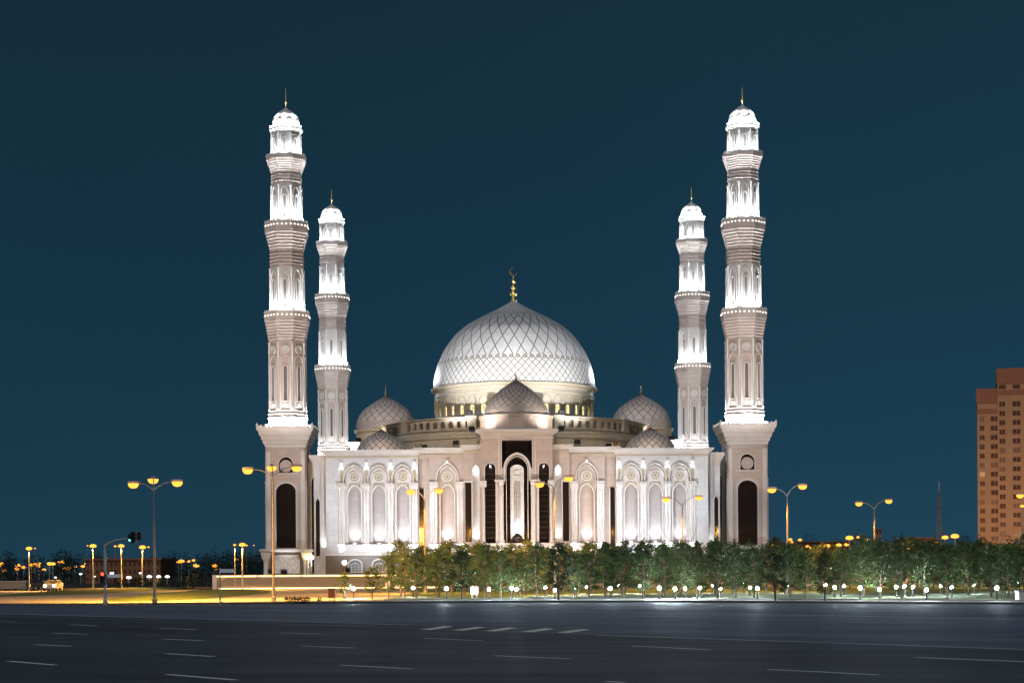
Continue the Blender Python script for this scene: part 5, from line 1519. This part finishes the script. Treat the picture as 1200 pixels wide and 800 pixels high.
# far street lamps: tiny posts with a glowing head
def far_lamp(m,double=False):
    r=empty('far_street_lamp',(0,0,0))
    g=MB(); g.lathe([(.14,-7),(.10,0)],6); g.build('pole',M_METAL,r)
    for s in ((-1,1) if double else (0,)):
        if s: g=MB(); g.tube([(0,0,-.8),(s*1.3,0,-.1)],.07,4); g.build('arm',M_METAL,r)
        g=MB(); g.lathe([(.10,-.35),(.55,-.25),(.62,0),(.4,.2),(.05,.28)],8,(s*1.5,0)); g.build('globe',m,r,smooth=True)
    return r
fo=far_lamp(M_SODFAR); fw=far_lamp(M_WFAR); fo_used=fw_used=False
FL=[(34,642,1.2),(41,642,.7),(2,660,1),(21,662,1.1),(28,664,1),(37,661,1.2),(41,661,1.2),(58,660,1.1),(62,660,1),(70,658,.8),(77,665,1.1),(81,665,1),(88,663,.8),(97,663,.8),(102,660,1),(106,660,.9),(109,639,1.3),(102.5,639,.6),
 (142,639,1.2),(135,639.5,.8),(167,640.5,1.3),(174,640.5,.7),(136,656,1.2),(141,656,1.2),(139,664,1.1),(165,663,1.2),(185,663,1),(189,657,.8),(212.5,657,1.2),(221,657,.8),(227,656,.7),(230,662,1.2),(251,662,1.2),(284,637.5,1.3),(289,638.5,.9),(275,638,.6),(297.5,638.5,.6),(277.5,655,.7),
 (970,639,1.2),(983,638,1.1),(995.5,629.5,1.5),(992,637.5,1),(1006,629,.8),(1015,632,.8),(1060,636,.8),(1070.5,639,1.2),(1107.5,629,1.3),(1119,627.5,1.6),(1150,634,.8),(937.5,632,.8),(907,638,.7),(926,631.5,.8),(1198,592.5,.9),(947,641,.6)]
FW=[(94.5,672,.6),(111,675,.4),(65,676,.5),(131,671,.8),(151,676,1.0),(164.5,671,.6),(175,675,1),(186,675,.9),(196,675,.9)]
rgl=random.Random(11)
for k in range(26): FL.append((rgl.uniform(-5,265) if k<18 else rgl.uniform(900,1160),rgl.uniform(657,668) if k<18 else rgl.uniform(634,644),rgl.uniform(.6,1.1)))
FLM=[(0,'at the very edge beyond the parked cars'),(34,'beyond the parked cars'),(62,'above the oncoming car'),(88,'between the oncoming car and the low brown building'),(108,'before the near corner of the low brown building'),(138,'under the traffic light arm'),(167,'beside the hanging signal heads'),(187,'just past the three-armed lamp by the traffic light'),(218,'over the side road'),(250,'near the slim signpost'),(285,'between the signpost and the near minaret'),
 (925,'behind the first lamp post past the near minaret'),(975,'above the belt between the two lamp posts'),(1000,'just before the second lamp post past the minaret'),(1018,'behind the second lamp post past the minaret'),(1065,'before the lattice mast'),(1112,'at the foot of the lattice mast'),(1150,'at the foot of the tower block'),(1198,'in front of the tower block wall')]
cnt={}
for lst,src,col in ((FL,fo,'orange'),(FW,fw,'white')):
    for i,(px,py,sz) in enumerate(lst):
        up=un(px,py)[1]
        Y=min(520,max(330,6.8*F/max(up,1)))
        if col=='white': Y=380
        q=at(px,py,Y)
        o=src if i==0 else copy_tree(src)
        if col=='orange' and py<645 and px<310:
            Y=235 if px<115 else 290 if px<200 else 222
            if not (px in (41,102.5,135,174,289,297.5)):
                q=at(px,py,Y); spot((q.x,Y,q.z-.5),(q.x,Y-1,0),E_STREET*(.75 if px>260 else .7 if px<40 else 2.2),SODIUM,150,.3,.2)
        k=sz*Y/520*1.3
        o.location=q; o.scale=(k,k,max(k,(q.z)/7.0) if False else k)
        w=min(FLM,key=lambda t:abs(t[0]-px))[1]
        kinds=[f'faint distant {col} street lamp',f'bright distant {col} street lamp',f'steady distant {col} street lamp',f'small distant {col} street lamp',f'second distant {col} street lamp',f'third distant {col} street lamp'] 
        hi='high ' if up>24 else 'low '
        base_=('bright ' if sz>=1 else 'faint ')+hi+f'distant {col} street lamp '
        c=cnt.get(base_+w,0); cnt[base_+w]=c+1
        pre=('','second ','third ','fourth ','fifth ','sixth ','seventh ','eighth ','ninth ')[min(c,8)]
        tag(o,pre+base_+w,'street lamp','distant city street lamps')
        for ch in o.children:
            if ch.name.startswith('pole'):
                # stretch the pole to the ground
                ch.scale=(1,1,max(1.0,q.z/k/7.0))
